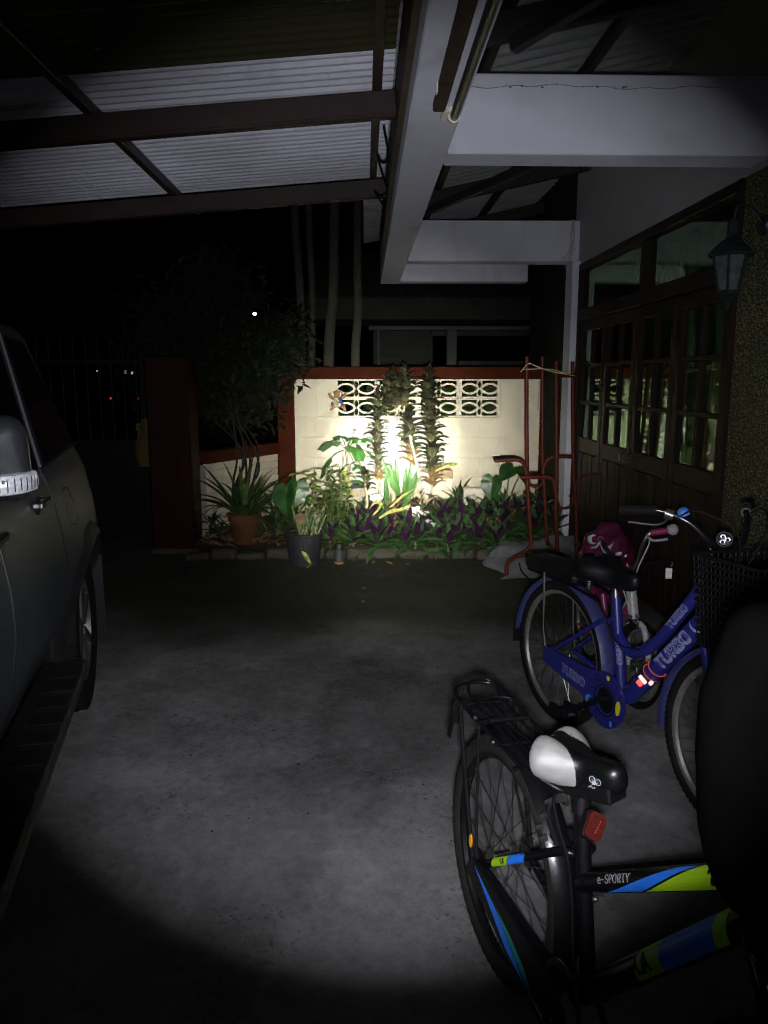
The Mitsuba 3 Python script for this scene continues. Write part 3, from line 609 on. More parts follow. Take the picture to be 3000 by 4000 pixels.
# tall dracaenas: spiralling recurved leaves round a stem
def recurved(L, W):
    s = np.linspace(0, 1, 6); th = 1.0 - 1.65 * s; x = np.concatenate([[0], np.cumsum(np.cos(th[:-1]) * L / 5)]); z = np.concatenate([[0], np.cumsum(np.sin(th[:-1]) * L / 5)])
    w = W / 2 * np.array([.55, .95, 1, .85, .5, .04]); V = np.stack([np.stack([x, w, z + w * .25], -1), np.stack([x, 0 * x, z], -1), np.stack([x, -w, z + w * .25], -1)], 1)
    return grid(V[:, ::-1])
DL = recurved(.145, .054)
def dracaena(label, y, px, ytop, ybot, halfw, stem_to, seed, dense=170, withered=.18, bend=()):
    rg = random.Random(seed); k = thing('dracaena_plant', label, 'plant')
    t, b = atY(px[0], ytop, y), atY(px[1], ybot, y); s_ = atY(px[2], stem_to, y); s_[2] = max(s_[2], .08)
    P = spline([s_, s_ * .5 + b * .5 + np.array([.008, 0, 0]), b, b * .5 + t * .5 + np.array([rg.uniform(-.015, .015), 0, 0]), t], 10)
    part(k, 'stem', tube(P, np.linspace(.014, .008, len(P)), 8), 'stem_pale', 30)
    L = np.linalg.norm(t - b); n = int(dense * .74 * L); hw = halfw / F_PX * y * 1.4
    A, W_, C = [], [], []
    for j in range(n):
        f = (j + .5) / n; p = b + (t - b) * f + np.array([math.sin(f * 5 + seed) * .012, 0, 0]); az = j * 2.399 + rg.uniform(-.3, .3); top = max(0, (f - .86) / .14)
        s = hw / .105 * (1 - .35 * top) * rg.uniform(.8, 1.15) * (.82 + .18 * math.sin(f * 3.0)); tilt = .05 + .9 * top + rg.uniform(-.2, .2) - .25 * max(0, .3 - f)
        M = S3(place(None, p, az, tilt, rg.uniform(-.15, .15)), s)
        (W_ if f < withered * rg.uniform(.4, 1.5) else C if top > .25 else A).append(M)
    if A: rg.shuffle(A); q = len(A) // 3; scatter_leaves(k, 'foliage', 'leaf_dracaena', A[:q], DL); scatter_leaves(k, 'shade_foliage', 'leaf_dracaena_shade', A[q:2 * q], DL); scatter_leaves(k, 'deep_shade_foliage', 'leaf_dracaena_top', A[2 * q:], DL)  # darker leaf tones, dealt at random, stand in for shade between the leaves
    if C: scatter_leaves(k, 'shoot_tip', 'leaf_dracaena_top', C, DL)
    if W_: scatter_leaves(k, 'withered_leaves', 'leaf_withered', W_, DL)
    return k
dracaena('tallest and thickest dracaena column, right of the light patch on the wall', 7.45, (1680, 1688, 1672), 1462, 1905, 46, 2020, 1, 175, .13)
dracaena('short dracaena with yellowing lower leaves between the tall ones, left of the thickest column', 7.3, (1597, 1608, 1650), 1630, 1825, 45, 2010, 2, 180, .25)
dracaena('slim dracaena column left of the brightest light, its shoot lowest of the three top shoots', 7.4, (1470, 1482, 1484), 1536, 1885, 35, 2000, 3, 150, .12)
dracaena('dracaena whose tall shoot overlaps the pierced blocks, second column from the left', 7.55, (1508, 1515, 1520), 1484, 1630, 37, 2005, 4, 190, .02)
dracaena('dracaena on a bare pale cane, its crown reaching above the red beam', 7.6, (1540, 1552, 1528), 1452, 1605, 34, 2000, 5, 190, .05)
dracaena('tall dracaena crown beside the highest cane, hiding pierced blocks in the middle', 7.62, (1584, 1578, 1534), 1445, 1600, 38, 2000, 6, 200, .05)
dracaena('small dark dracaena shoot below the lobed leaves, near the brick pedestal', 7.2, (1428, 1430, 1432), 1846, 1920, 27, 1985, 7, 190, .05)
# dry hanging leaves on the bare cane
k = thing('dry_stalk', 'straight pale dry stalk leaning against the short dracaena', 'stalk')
P0, P1 = atY(1600, 1700, 7.1), atY(1646, 1905, 7.05); part(k, 'stalk', tube([P0, P0 * .5 + P1 * .5 + np.array([.006, 0, 0]), P1], [.010, .012, .014], 8), 'stem_pale', 30)
tw_ = []
rg = random.Random(8)
for j in range(16):
    p = atY(1655 + rg.uniform(-28, 28), 1930 + rg.uniform(0, 90), 7.2); q = p + np.array([rg.uniform(-.08, .08), rg.uniform(-.1, .05), rg.uniform(-.1, .12)])
    tw_.append(tube(spline([p, p * .5 + q * .5 + np.array([0, 0, .03]), q], 4), rg.uniform(.004, .011), 6))
single('dry_roots', cat(tw_), 'stem_pale', 'pale tangle of dry stems at the foot of the thickest dracaena', 'dry stems', 30)
cl = [xf(leaf(rg.uniform(.09, .17), .035, 1.2, .3, 4), place(None, atY(1640 + rg.uniform(-160, 50), rg.uniform(1940, 2035), 7.1 + rg.uniform(-.1, .1)), rg.uniform(0, 6.3), rg.uniform(-.2, 1.0))) for _ in range(70)]
single('dry_leaves', cat(cl), 'leaf_dry', 'crumpled pale dead leaves lying under the lit plants', 'dead leaves', True, kind='stuff')
for (px, py, rr) in ((1620, 1998, .05), (1652, 2014, .045), (1470, 1945, .04)):
    m = blob(atY(px, py, 6.98), rr, px, .9, 3, (1.2, .5, .8)); single('pale_stone', m, 'ceramic', {1620: 'pale jagged stone under the thickest dracaena, left one', 1652: 'pale jagged stone under the thickest dracaena, right one', 1470: 'white pebble lump glowing at the foot of the left dracaena column'}[px], 'stone', False)

# lobed-leaf plant on a brick pedestal
ped = thing('brick_pedestal', 'low pedestal of weathered bricks under the lobed-leaf plant', 'pedestal')
px0, px1 = atY(1322, 1960, 7.5)[0], atY(1430, 1960, 7.5)[0]; pz = atY(1380, 1907, 7.5)[2]; nr = 5; hh = pz / nr; w = px1 - px0
part(ped, 'mortar', box(px0 + .006, px1 - .006, 7.506, 7.744, 0, pz - .004, 0), 'mortar')
for r in range(nr):
    cuts = [0, .5, 1] if r % 2 else [0, .28, .76, 1]
    for a, b in zip(cuts, cuts[1:]):
        m = box(px0 + w * a + .004, px0 + w * b - .004, 7.5 + rg.uniform(0, .006), 7.62, r * hh + .004, (r + 1) * hh - .004, .006); part(ped, 'brick', m, 'brick')
ped2 = thing('block_pedestal', 'pale block pedestal capped by a brown tile behind the thickest dracaena', 'pedestal')
qx0, qx1 = atY(1690, 1900, 7.9)[0], atY(1764, 1900, 7.9)[0]; qz = atY(1730, 1868, 7.9)[2]; qt = atY(1730, 1836, 7.9)[2]
part(ped2, 'core', box(qx0 + .006, qx1 - .006, 7.906, 8.15, 0, qz - .003, 0), 'mortar')
for r in range(4):
    h = qz / 4; part(ped2, 'block', box(qx0, (qx0 + qx1) / 2 + (.03 if r % 2 else -.03) - .003, 7.9, 8.15, r * h + .003, (r + 1) * h - .003, .005), 'wall_paint'); part(ped2, 'block', box((qx0 + qx1) / 2 + (.03 if r % 2 else -.03) + .003, qx1, 7.9, 8.15, r * h + .003, (r + 1) * h - .003, .005), 'wall_paint')
part(ped2, 'tile', box(qx0 - .012, qx1 + .012, 7.885, 7.9, qz, qt, .003), 'tile_brown'); part(ped2, 'top', box(qx0 - .012, qx1 + .012, 7.9, 8.16, qz, qt - .004, .003), 'tile_brown')
lp = thing('lobed_leaf_plant', 'plant with large lobed green leaves and a tiny red flower on the brick pedestal', 'plant')
TY = 7.6
part(lp, 'dish', xf(lathe([(.0001, 0), (.13, 0), (.145, .028), (.138, .03), (.125, .008), (.0001, .008)], 28), np.array([[1, 0, 0, (px0 + px1) / 2 + .01], [0, 1, 0, 7.62], [0, 0, 1, pz - .003], [0, 0, 0, 1.0]])), 'tray', 40)
st0 = np.array([atY(1372, 1895, TY)[0], TY, pz + .005]); ct = atY(1352, 1755, TY)
part(lp, 'stem', tube(spline([st0, atY(1364, 1862, TY), atY(1358, 1810, TY), ct], 8), np.concatenate([[.026, .024], np.linspace(.017, .011, 23)]), 10), 'stem_pale', 40)
part(lp, 'stem', tube(spline([st0 + [-.03, .02, 0], atY(1343, 1850, TY + .05), atY(1341, 1765, TY + .05)], 8), .006, 8), 'stem_pale', 40)
def lobed(R):
    th = np.linspace(-2.75, 2.75, 61); lob = .60 + .40 * np.abs(np.cos(th * 1.16)) ** .8 + .05 * np.sin(th * 9)
    lob *= 1 - .22 * np.abs(th) / 2.75; out = np.stack([np.cos(th) * lob * R, np.sin(th) * lob * R], -1)
    V = [[0, 0, 0]]; F = []; rings = (.3, .6, .85, 1.0); n = len(th)
    for f in rings:
        for p in out: V.append([p[0] * f, p[1] * f, 0])
    for i in range(n - 1):
        F.append([0, 1 + i, 2 + i])
        for r in range(3): a = 1 + r * n + i; F += [[a, a + n, a + n + 1], [a, a + n + 1, a + 1]]
    V = np.array(V); d = np.hypot(V[:, 0], V[:, 1]) / R; ang = np.arctan2(V[:, 1], V[:, 0])
    V[:, 2] = -.30 * R * d ** 2 + .05 * R * np.cos(ang * 5) * d; return TM(V, F)
for (px, py, R, az, tl, rl, dy) in ((1290, 1728, .125, 2.9, -.35, .35, -.05), (1268, 1818, .118, 3.6, -1.0, .2, -.12), (1395, 1758, .110, -.9, -.75, .1, -.14), (1418, 1828, .105, -.7, -.6, -.2, -.16), (1330, 1706, .105, 1.9, .2, .0, .1), (1378, 1715, .085, 1.0, .3, .2, .06), (1425, 1716, .075, .3, .1, .3, .1), (1448, 1772, .062, -.3, -.9, .0, -.06), (1402, 1880, .045, -.6, -.4, .2, -.05), (1388, 1826, .05, .2, .1, .2, .05)):
    c = atY(px, py, TY + dy); M = place(None, c, az, tl, rl); part(lp, 'leaf', xf(lobed(R * 1.1), M), 'leaf_lobed', True)
    part(lp, 'petiole', tube(spline([ct if py < 1840 else st0 + [0, 0, .06], (ct if py < 1840 else st0) * .5 + c * .5 + np.array([0, 0, .03]), c], 6), .0042, 6), 'stem_green', 40)
fb = atY(1384, 1680, TY); part(lp, 'flower_stalk', tube(spline([ct, atY(1374, 1715, TY), fb], 6), .003, 6), 'stem_green', 40)
part(lp, 'flower', cat([blob(fb + np.array([rg.uniform(-.014, .014), rg.uniform(-.01, .01), rg.uniform(-.006, .010)]), .007, j, .2, 1) for j in range(7)]), 'hem_red', True)

# heart-shaped leaves (taro kind)
def heart(R, cup=.25):
    th = np.linspace(-PI, PI, 65); r = R * (.62 + .30 * np.cos(th * .5) ** 2 + .28 * np.exp(-(th / .34) ** 2)) * (1 - .55 * np.exp(-((np.abs(th) - PI) / .30) ** 2))
    V = [[0, 0, 0]]; F = []; n = len(th)
    for f in (.3, .6, .85, 1.0):
        for i in range(n): V.append([math.cos(th[i]) * r[i] * f, math.sin(th[i]) * r[i] * f * .92, 0])
    for i in range(n - 1):
        F.append([0, 1 + i, 2 + i])
        for q in range(3): a = 1 + q * n + i; F += [[a, a + n, a + n + 1], [a, a + n + 1, a + 1]]
    V = np.array(V); V[:, 2] = cup * np.abs(V[:, 1]) - .18 / R * V[:, 0] ** 2 * (V[:, 0] > 0) + .02 * R * np.sin(V[:, 0] / R * 14) * np.abs(V[:, 1]) / R; return TM(V, F)
def stalked(k, base, c, R, nrm, tip, st='stem_green', r=.008, cup=.25, name='leaf', matn='leaf_taro'):
    nrm = np.array(nrm, float); M = frame(c, tip, nrm); part(k, name, xf(heart(R, cup), M), matn, True)
    mid = np.asarray(base) * .45 + np.asarray(c) * .55 + np.array([0, .02, .02])
    part(k, 'stalk', tube(spline([base, mid, c], 8), np.linspace(r, r * .55, 17), 8), st, 40)
k = thing('heart_leaf_plant', 'plant with two big heart-shaped leaves on long stalks near the red rack', 'plant')
HY = 7.25; hb = atY(1976, 1975, HY)
part(k, 'pot', mv(lathe([(.0001, 0), (.12, 0), (.16, .26), (.172, .26), (.172, .285), (.155, .285), (.15, .26), (.0001, .255)], 32), hb[0], HY, hb[2] - .26), 'black_plastic', 40)
part(k, 'pot_soil', mv(lathe([(.155, .262), (.0001, .275)], 24), hb[0], HY, hb[2] - .26), 'soil', True)
stalked(k, hb + [-.02, 0, 0], atY(1922, 1884, HY - .1), .135, (-.25, -.85, .45), (-.15, -.25, -1), r=.009)
stalked(k, hb + [.0, 0, 0], atY(1994, 1836, HY), .125, (.2, -.35, .9), (-.7, -.4, -.5), r=.008)
stalked(k, hb + [.02, 0, 0], atY(2035, 1850, HY + .02), .12, (.5, -.6, .6), (.6, -.2, -.8), r=.008)
stalked(k, hb + [.03, 0, 0], atY(2060, 1932, HY - .05), .085, (.3, -.3, .9), (.9, -.2, -.3), r=.006)
stalked(k, hb + [-.04, 0, 0], atY(1944, 1945, HY - .05), .05, (-.3, -.5, .8), (.2, -.5, -.6), r=.005)
for j in range(16): part(k, 'low_leaf', xf(leaf(.24, .05, 1.0, .2, 6), place(None, hb + [rg.uniform(-.08, .08), rg.uniform(-.06, .06), -.01], rg.uniform(0, 6.3), rg.uniform(.2, .9))), 'leaf_dark', True)
single('clay_pot', cat([mv(lathe([(.0001, 0), (.060, 0), (.085, .15), (.098, .15), (.098, .18), (.084, .18), (.06, .10), (.0001, .08)], 28), atY(1922, 2042, 6.95)[0], 6.95, .09)]), 'terracotta', 'orange clay pot half hidden by leaves below the heart-shaped leaf', 'pot', 40)
single('clay_pot', cat([mv(lathe([(.0001, 0), (.05, 0), (.07, .12), (.08, .12), (.08, .145), (.068, .145), (.05, .08), (.0001, .07)], 28), atY(2025, 1996, 7.1)[0], 7.1, .18)]), 'terracotta', 'small orange clay pot rim showing beside the black planter of the heart-leaf plant', 'pot', 40)

# black pot with mixed leaves
bp = thing('black_pot_plant', 'large black plastic pot with a broad taro leaf, in front of the bed', 'potted plant')
BPX, BPY = -.495, 6.25
part(bp, 'pot', mv(lathe([(.0001, 0), (.118, 0), (.121, .004), (.152, .245), (.162, .248), (.166, .262), (.163, .268), (.150, .268), (.146, .25), (.0001, .235)], 40), BPX, BPY, .003), 'pot_plastic', 40)
part(bp, 'pot_soil', mv(lathe([(.149, .245), (.0001, .255)], 24), BPX, BPY, .003), 'soil', True)
b0 = np.array([BPX, BPY, .25])
stalked(bp, b0 + [-.03, -.02, 0], atY(1118, 1925, BPY - .05), .155, (-.55, -.75, .25), (-.05, -.35, -1), r=.011, cup=.35)
stalked(bp, b0 + [-.02, -.03, 0], atY(1160, 1905, BPY + .02), .135, (.35, -.8, .35), (-.15, -.3, -1), r=.010, cup=.35)
stalked(bp, b0 + [.01, -.03, 0], atY(1172, 2020, BPY - .07), .055, (.1, -.9, .3), (.1, -.2, -1), r=.008, matn='leaf_dry')
for (px, py, R) in ((1205, 2030, .062), (1228, 2025, .055), (1195, 1945, .05)):
    stalked(bp, b0 + [(px - 1190) * .0018, -.02, 0], atY(px, py, BPY - .02), R, (rg.uniform(-.4, .4), -.8, .4), (rg.uniform(-.4, .4), -.3, -1), r=.006)
for j in range(26):
    q = b0 + [rg.uniform(-.02, .12), rg.uniform(-.08, .08), -.01]; part(bp, 'thin_stalk', tube(spline([q, q + [rg.uniform(-.02, .05), rg.uniform(-.03, .03), .10], q + [rg.uniform(-.03, .09), rg.uniform(-.05, .05), rg.uniform(.16, .26)]], 5), .0028, 5), 'stem_green' if j % 3 else 'stem_pale', 30)
dl = xf(leaf(.135, .036, -.5, .3, 7), frame(atY(1180, 2153, 6.075), [.5, -.1, -.75], [.2, -.9, .3])); single('dry_leaf', cat([dl, tube(spline([atY(1212, 2192, 6.07), atY(1208, 2210, 6.05), atY(1196, 2221, 6.03)], 5), .0022, 5)]), 'leaf_yellow', 'yellowed dead leaf leaning against the black plastic pot', 'leaf', True)
# leafy shrub behind the pot: lime and dark lance leaves
sh = thing('leafy_shrub', 'bushy shrub with lime and dark pointed leaves behind the black pot', 'shrub')
A, B, st = [], [], []
for j in range(46):
    x0 = rg.uniform(-.46, -.16); y0 = rg.uniform(6.6, 7.3); h = rg.uniform(.28, .72) * (1.0 if x0 < -.2 else .85); tx = x0 + rg.uniform(-.10, .10); ty = y0 + rg.uniform(-.12, .10)
    P = spline([[x0, y0, .08], [(x0 + tx) / 2 + .01, (y0 + ty) / 2, h * .55], [tx, ty, h]], 6); st.append(tube(P, .0035, 5))
    for i in range(3, 13):
        for q in range(2):
            (A if rg.random() < .45 and y0 > 6.75 else B).append(S3(place(None, P[i], i * 2.4 + q * 3.1 + rg.uniform(-.5, .5), rg.uniform(-.1, .8), rg.uniform(-.4, .4)), rg.uniform(.6, 1.1)))
scatter_leaves(sh, 'lime_leaves', 'leaf_lime', A, leaf(.10, .026, .9, .2, 4)); scatter_leaves(sh, 'green_leaves', 'leaf_dark', B, leaf(.11, .026, 1.0, .2, 4)); part(sh, 'stem', cat(st), 'stem_green', 30)
for (px, py, d) in ((1108, 1848, 1), (1190, 1880, 1), (1175, 1860, 2), (1215, 1885, 2), (1205, 1900, 1)):
    pass
vine = thing('vine_shoot', 'arching vine shoot with pointed leaves rising between the pots', 'vine')
VP = spline([[-.62, 6.75, .25], atY(1140, 1870, 6.75), atY(1190, 1855, 6.72), atY(1226, 1896, 6.68), atY(1232, 1912, 6.66)], 8); part(vine, 'stem', tube(VP, .004, 6), 'stem_green', 30)
for i, (px, py, az, tl) in enumerate(((1128, 1862, .3, .5), (1170, 1856, 1.9, .1), (1178, 1850, .2, .35), (1200, 1868, .1, .4), (1205, 1875, 2.6, .0), (1222, 1885, .1, .1), (1228, 1895, 3.3, -.3), (1232, 1905, -.3, -.4))): part(vine, 'leaf', xf(leaf(.085, .034, .5, .25, 6), place(None, atY(px, py, 6.68), az, tl, .4)), 'leaf_lime', True)
# straight pandan and variegated strap plants in the bright patch
pn = thing('pandan_plant', 'bright green broad-bladed plant in the middle of the light patch', 'plant')
for (bx_, tx_, by_, ty_, yy) in ((1548, 1548, 1880, 1782, 7.25), (1552, 1520, 1878, 1795, 7.2), (1545, 1488, 1868, 1778, 7.3), (1580, 1590, 1890, 1818, 7.2), (1590, 1605, 1900, 1810, 7.3), (1596, 1640, 1890, 1815, 7.25), (1560, 1535, 1875, 1845, 7.1), (1570, 1640, 1930, 1862, 7.05), (1512, 1506, 1925, 1845, 7.1)):
    b, t = atY(bx_, by_ + 55, yy), atY(tx_, ty_, yy - .05); d = t - b; L = np.linalg.norm(d)
    part(pn, 'leaf', xf(leaf(L * 1.0, .048, .25, .22, 8, .1), frame(b, d, np.array([rg.uniform(-.3, .3), -1, .3]))), 'leaf_bright', True)
sp = thing('strap_plant', 'yellow-striped strap-leaved plant arching over the purple rosettes', 'plant')
for (x0, y0, mx, my, x1, y1, yy) in ((1520, 1985, 1570, 1940, 1624, 1905, 6.95), (1505, 2005, 1540, 1995, 1575, 1990, 6.8), (1455, 2015, 1490, 1975, 1500, 1955, 6.85), (1525, 2000, 1600, 1975, 1600, 1940, 7.0), (1480, 2025, 1530, 1995, 1580, 1993, 6.75), (1500, 1985, 1470, 1960, 1440, 1990, 6.85), (1700, 1840, 1750, 1818, 1790, 1812, 7.2), (1352, 1935, 1340, 1870, 1337, 1815, 6.9)):
    P = spline([atY(x0, y0, yy), atY(mx, my, yy), atY(x1, y1, yy - .05)], 6); w = .021 * np.sin(PI * np.linspace(.15, 1, len(P))) + .002
    part(sp, 'leaf', grid(np.stack([P + np.array([0, .2, 1])[None] * w[:, None] * .7, P + np.array([0, -.004, 0]), P - np.array([0, .2, 1])[None] * w[:, None] * .7], 1)), 'leaf_yellow', True)
tp = thing('tall_blade', 'single tall green and yellow blade rising before the brick pedestal', 'plant')
P = spline([atY(1392, 2010, 6.95), atY(1372, 1920, 6.95), atY(1352, 1868, 6.95), atY(1337, 1815, 6.92)], 6); w = np.interp(np.linspace(0, 1, len(P)), [0, .5, .8, 1], [.004, .006, .017, .002])
part(tp, 'leaf', grid(np.stack([P + np.array([1, 0, .3])[None] * w[:, None], P + np.array([0, -.006, 0]), P - np.array([1, 0, .3])[None] * w[:, None]], 1)), 'leaf_yellow', True); part(tp, 'stem', tube(P[:10], .004, 6), 'stem_green', 30)
gl = thing('blade_clump', 'clump of narrow dark blades against the wall left of the carved white block', 'plant')
for j in range(13):
    b = atY(1790 + rg.uniform(-12, 12), 1965, 7.6); az = rg.uniform(-.4, 3.5); part(gl, 'leaf', xf(leaf(rg.uniform(.2, .34), .032, rg.uniform(.5, 1.5), .2, 6), place(None, b, az, rg.uniform(.7, 1.4))), 'leaf_dark', True)
fs = thing('feathery_plant', 'fine-leaved green plant at the foot of the brick pedestal', 'plant')
ms = []
for j in range(240): ms.append(S3(place(None, [rg.uniform(-.34, -.06), rg.uniform(6.6, 7.2), rg.uniform(.08, .24)], rg.uniform(0, 6.3), rg.uniform(.0, 1.2)), rg.uniform(.5, 1.1)))
scatter_leaves(fs, 'foliage', 'leaf_bright', ms, leaf(.13, .014, .8, .2, 4))
# bromeliad in the left terracotta pot
tpot = thing('terracotta_pot_plant', 'terracotta pot of long arching strap leaves before the low white wall', 'potted plant')
TX, TYY = -1.045, 6.72
part(tpot, 'pot', mv(lathe([(.0001, 0), (.105, 0), (.125, .20), (.145, .203), (.148, .262), (.135, .264), (.125, .24), (.0001, .22)], 36), TX, TYY, .085), 'terracotta_old', 40)
part(tpot, 'pot_soil', mv(lathe([(.13, .235), (.0001, .25)], 24), TX, TYY, .085), 'soil', True)
for j in range(54):
    az = j * 2.399; up = rg.uniform(.55, 1.5); L = rg.uniform(.32, .68)
    part(tpot, 'leaf', xf(leaf(L, rg.uniform(.028, .05), rg.uniform(.4, 1.9), .18, 8), place(None, [TX + .05 * math.cos(az), TYY + .05 * math.sin(az), .31], az, up, rg.uniform(-.4, .4))), 'leaf_strap' if j % 4 == 0 else 'leaf_dark', True)
for j, (x0, x1, hh_) in enumerate(((-.78, -.62, .5), (-.84, -.58, .62), (-.72, -.50, .42), (-.80, -.92, .55))):
    pass
rs = thing('small_rosette', 'dark spiky rosette beside the red pillar foot', 'plant')
for j in range(34): part(rs, 'leaf', xf(leaf(.16, .03, 1.0, .2, 5), place(None, [-1.30 + rg.uniform(-.07, .07), 6.75 + rg.uniform(-.06, .06), .16 + rg.uniform(0, .12)], j * 2.4, rg.uniform(0, 1.2))), 'leaf_dark', True)
us = thing('understorey_plant', 'dark arching-leaved plant between the two big pots', 'plant')
for j in range(70): part(us, 'leaf', xf(leaf(rg.uniform(.22, .5), .028, rg.uniform(.8, 1.8), .2, 6), place(None, [rg.uniform(-.86, -.62), rg.uniform(6.7, 7.1), rg.uniform(.1, .3)], rg.uniform(0, 6.3), rg.uniform(.5, 1.3))), 'leaf_strap' if j % 6 == 0 else 'leaf_dark', True)
# big dark shrub over the low wall
bs = thing('dark_bush', 'large dark bush with bare thin stems hanging over the low white wall', 'bush')
C = np.array([-1.40, 7.75, 1.78]); leaves_ = []; stems = []
anchors = []
for j in range(60):
    d = np.array([rg.gauss(0, 1), rg.gauss(0, 1), rg.gauss(0, 1)]); d /= np.linalg.norm(d); anchors.append(C + d * np.array([.74, .50, .80]) * rg.uniform(.45, 1.0))
for a in anchors:
    for _ in range(270):
        p = a + np.array([rg.gauss(0, .13), rg.gauss(0, .12), rg.gauss(0, .12)]); leaves_.append(S3(place(None, p, rg.uniform(0, 6.3), rg.uniform(-.9, .6), rg.uniform(-.5, .5)), rg.uniform(.6, 1.2)))
Ld = SP_LAMP - EYE; Ld /= np.linalg.norm(Ld); leaves_ = [m for m in leaves_ if np.linalg.norm(np.cross(m[:3, 3] - EYE, Ld)) > .085]
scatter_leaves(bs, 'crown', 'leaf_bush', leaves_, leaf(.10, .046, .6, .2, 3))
for j in range(7):
    b = np.array([-1.13 + rg.uniform(-.10, .16), 7.05 + rg.uniform(-.1, .15), .10]); a = anchors[j * 5]; mdl = np.array([b[0] + rg.uniform(-.1, .12), 7.2, .95 + rg.uniform(-.1, .1)])
    part(bs, 'stem', tube(spline([b, (b + mdl) / 2 + [rg.uniform(-.03, .03), 0, 0], mdl, a], 8), np.linspace(.014, .006, 25), 7), 'bark', 30)
hedge = thing('hedge', 'dim green hedge seen through the pierced blocks', 'hedge')
hl = [S3(place(None, [rg.uniform(-.5, 1.75), rg.uniform(8.75, 9.1), rg.uniform(.9, 1.45)], rg.uniform(0, 6.3), rg.uniform(-.6, .6)), rg.uniform(.7, 1.3)) for _ in range(900)]
scatter_leaves(hedge, 'foliage', 'leaf_taro', hl, leaf(.16, .06, .6, .2, 3))
single('render_slab', box(.55, 2.2, 9.15, 9.25, -.05, 1.42, .01), 'kerb_stone', 'rough grey slab behind the right pierced blocks', 'slab')
# litter
for j, (px, py, L, m_) in enumerate(((1578, 2437, .045, 'leaf_dry'), (1460, 2203, .06, 'leaf_withered'), (1535, 2203, .085, 'leaf_dry'), (1600, 2205, .04, 'leaf_dry'), (1412, 2300, .04, 'leaf_dry'), (1415, 2355, .045, 'leaf_dry'), (975, 2203, .03, 'leaf_withered'), (1485, 2226, .04, 'leaf_dry'), (1320, 2250, .03, 'leaf_dry'))):
    p = atZ(px, py, .012); single('fallen_leaf', xf(leaf(L, L * .45, -1.0, .35, 5), place(None, p, rg.uniform(0, 6.3), -.1, rg.uniform(-.6, .6))), m_, ['small dry leaf alone in the middle of the concrete', 'reddish curled leaf at the foot of the front rosettes', 'long pale dry leaf before the front rosettes, right of the reddish one', 'pale leaf scrap right of the long dry leaf', 'upper of two leaf scraps in the mossy strip', 'lower of two leaf scraps in the mossy strip', 'tiny reddish leaf near the left terracotta pot', 'thin leaf scrap just in front of the long pale dry leaf', 'tiny leaf scrap in front of the glass tumbler'][j], 'leaf', True)
lt = [xf(leaf(rg.uniform(.05, .13), rg.uniform(.015, .04), rg.uniform(-1.2, 1.2), .3, 4), place(None, [rg.uniform(-1.4, -.05), rg.uniform(6.52, 7.0), .105 + rg.uniform(0, .02)], rg.uniform(0, 6.3), rg.uniform(-.2, .3), rg.uniform(-.6, .6))) for _ in range(150)]
single('leaf_litter', cat(lt), 'leaf_dry', 'brown leaf litter on the soil around the pots', 'leaf litter', True, kind='stuff')
tg = [tube([[x, y, .115], [x + rg.uniform(-.1, .1), y + rg.uniform(-.06, .06), .13]], .004, 5) for x, y in ((rg.uniform(-.5, -.1), rg.uniform(6.52, 6.8)) for _ in range(16))]
single('twig_litter', cat(tg), 'stem_pale', 'pale broken twigs on the soil right of the black pot', 'twigs', 30, kind='stuff')
cr = [mv(blob([0, 0, 0], rg.uniform(.0015, .0050), j, .9, 1, (1.3, .8, .5)), *(atZ(rg.uniform(400, 2600), rg.uniform(2350, 3300), .006))) for j in range(70)]
single('grit', cat(cr), 'soil', 'scattered dark crumbs of grit on the concrete', 'grit', 30, kind='stuff')
yl = xf(blob([0, 0, 0], .05, 3, .35, 3, (1.5, .35, .55)), frame(atY(1527, 2060, 6.6), [.7, 0, .6], [0, -.3, 1])); single('curled_leaf', yl, 'leaf_dry', 'curled straw-coloured dead leaf resting on the purple rosettes', 'leaf', True)
fw = thing('white_flowers', 'pair of white trumpet flowers among the purple rosettes', 'flowers')
for px, py, s in ((1668, 2040, 1), (1694, 2052, -1)):
    for j in range(4): part(fw, 'petal', xf(leaf(.062, .034, .7, .3, 5), place(None, atY(px, py + 6, 6.62), j * 1.5 + px, .9)), 'petal', True)
cb = thing('carved_block', 'white ceramic block pierced with a six-petal flower, scalloped on top', 'planter')
c = atY(1849, 1952, 7.6); hw = .098
P = sbox(-hw, -.115, hw, .098)
for j in range(6): P = P.difference(affinity.rotate(affinity.translate(affinity.scale(Point(0, 0).buffer(.024, 24), .55, 1), 0, .040), j * 60, origin=(0, 0)))
P = P.difference(Point(0, 0).buffer(.009))
CM = frame(c, [1, 0, 0], [0, -1, 0]) @ trimesh.transformations.rotation_matrix(0, [0, 0, 1])
part(cb, 'front', xf(extrude(P, .02), CM), 'ceramic'); part(cb, 'body', box(c[0] - hw + .001, c[0] + hw - .001, 7.601, 7.78, c[2] - .20, c[2] + .097, .004), 'mortar')
part(cb, 'scalloped_rim', cat([blob([c[0] - .078 + .039 * j, 7.62, c[2] + .105], .024, j, .1, 2, (1, 1.2, .7)) for j in range(5)]), 'ceramic', True)
ur = atY(1358, 2100, 6.72)
u_ = thing('clay_urn', 'small round orange clay urn half buried by the rosettes', 'urn')
part(u_, 'body', mv(lathe([(.0001, -.085), (.05, -.085), (.055, -.075), (.034, -.045), (.030, -.03), (.050, -.005), (.056, .02), (.048, .05), (.030, .064), (.034, .07), (.024, .072), (.0001, .05)], 28), ur[0], 6.72, ur[2]), 'terracotta', 40)
part(u_, 'handle', tube(spline([[ur[0] - .045, 6.70, ur[2] + .035], [ur[0] - .075, 6.69, ur[2] + .02], [ur[0] - .048, 6.70, ur[2] - .01]], 6), .006, 7), 'terracotta', 40)
gj = atZ(1325, 2205, 0)
g_ = thing('glass_tumbler', 'dark green tumbler with an orange and red band at its base', 'tumbler')
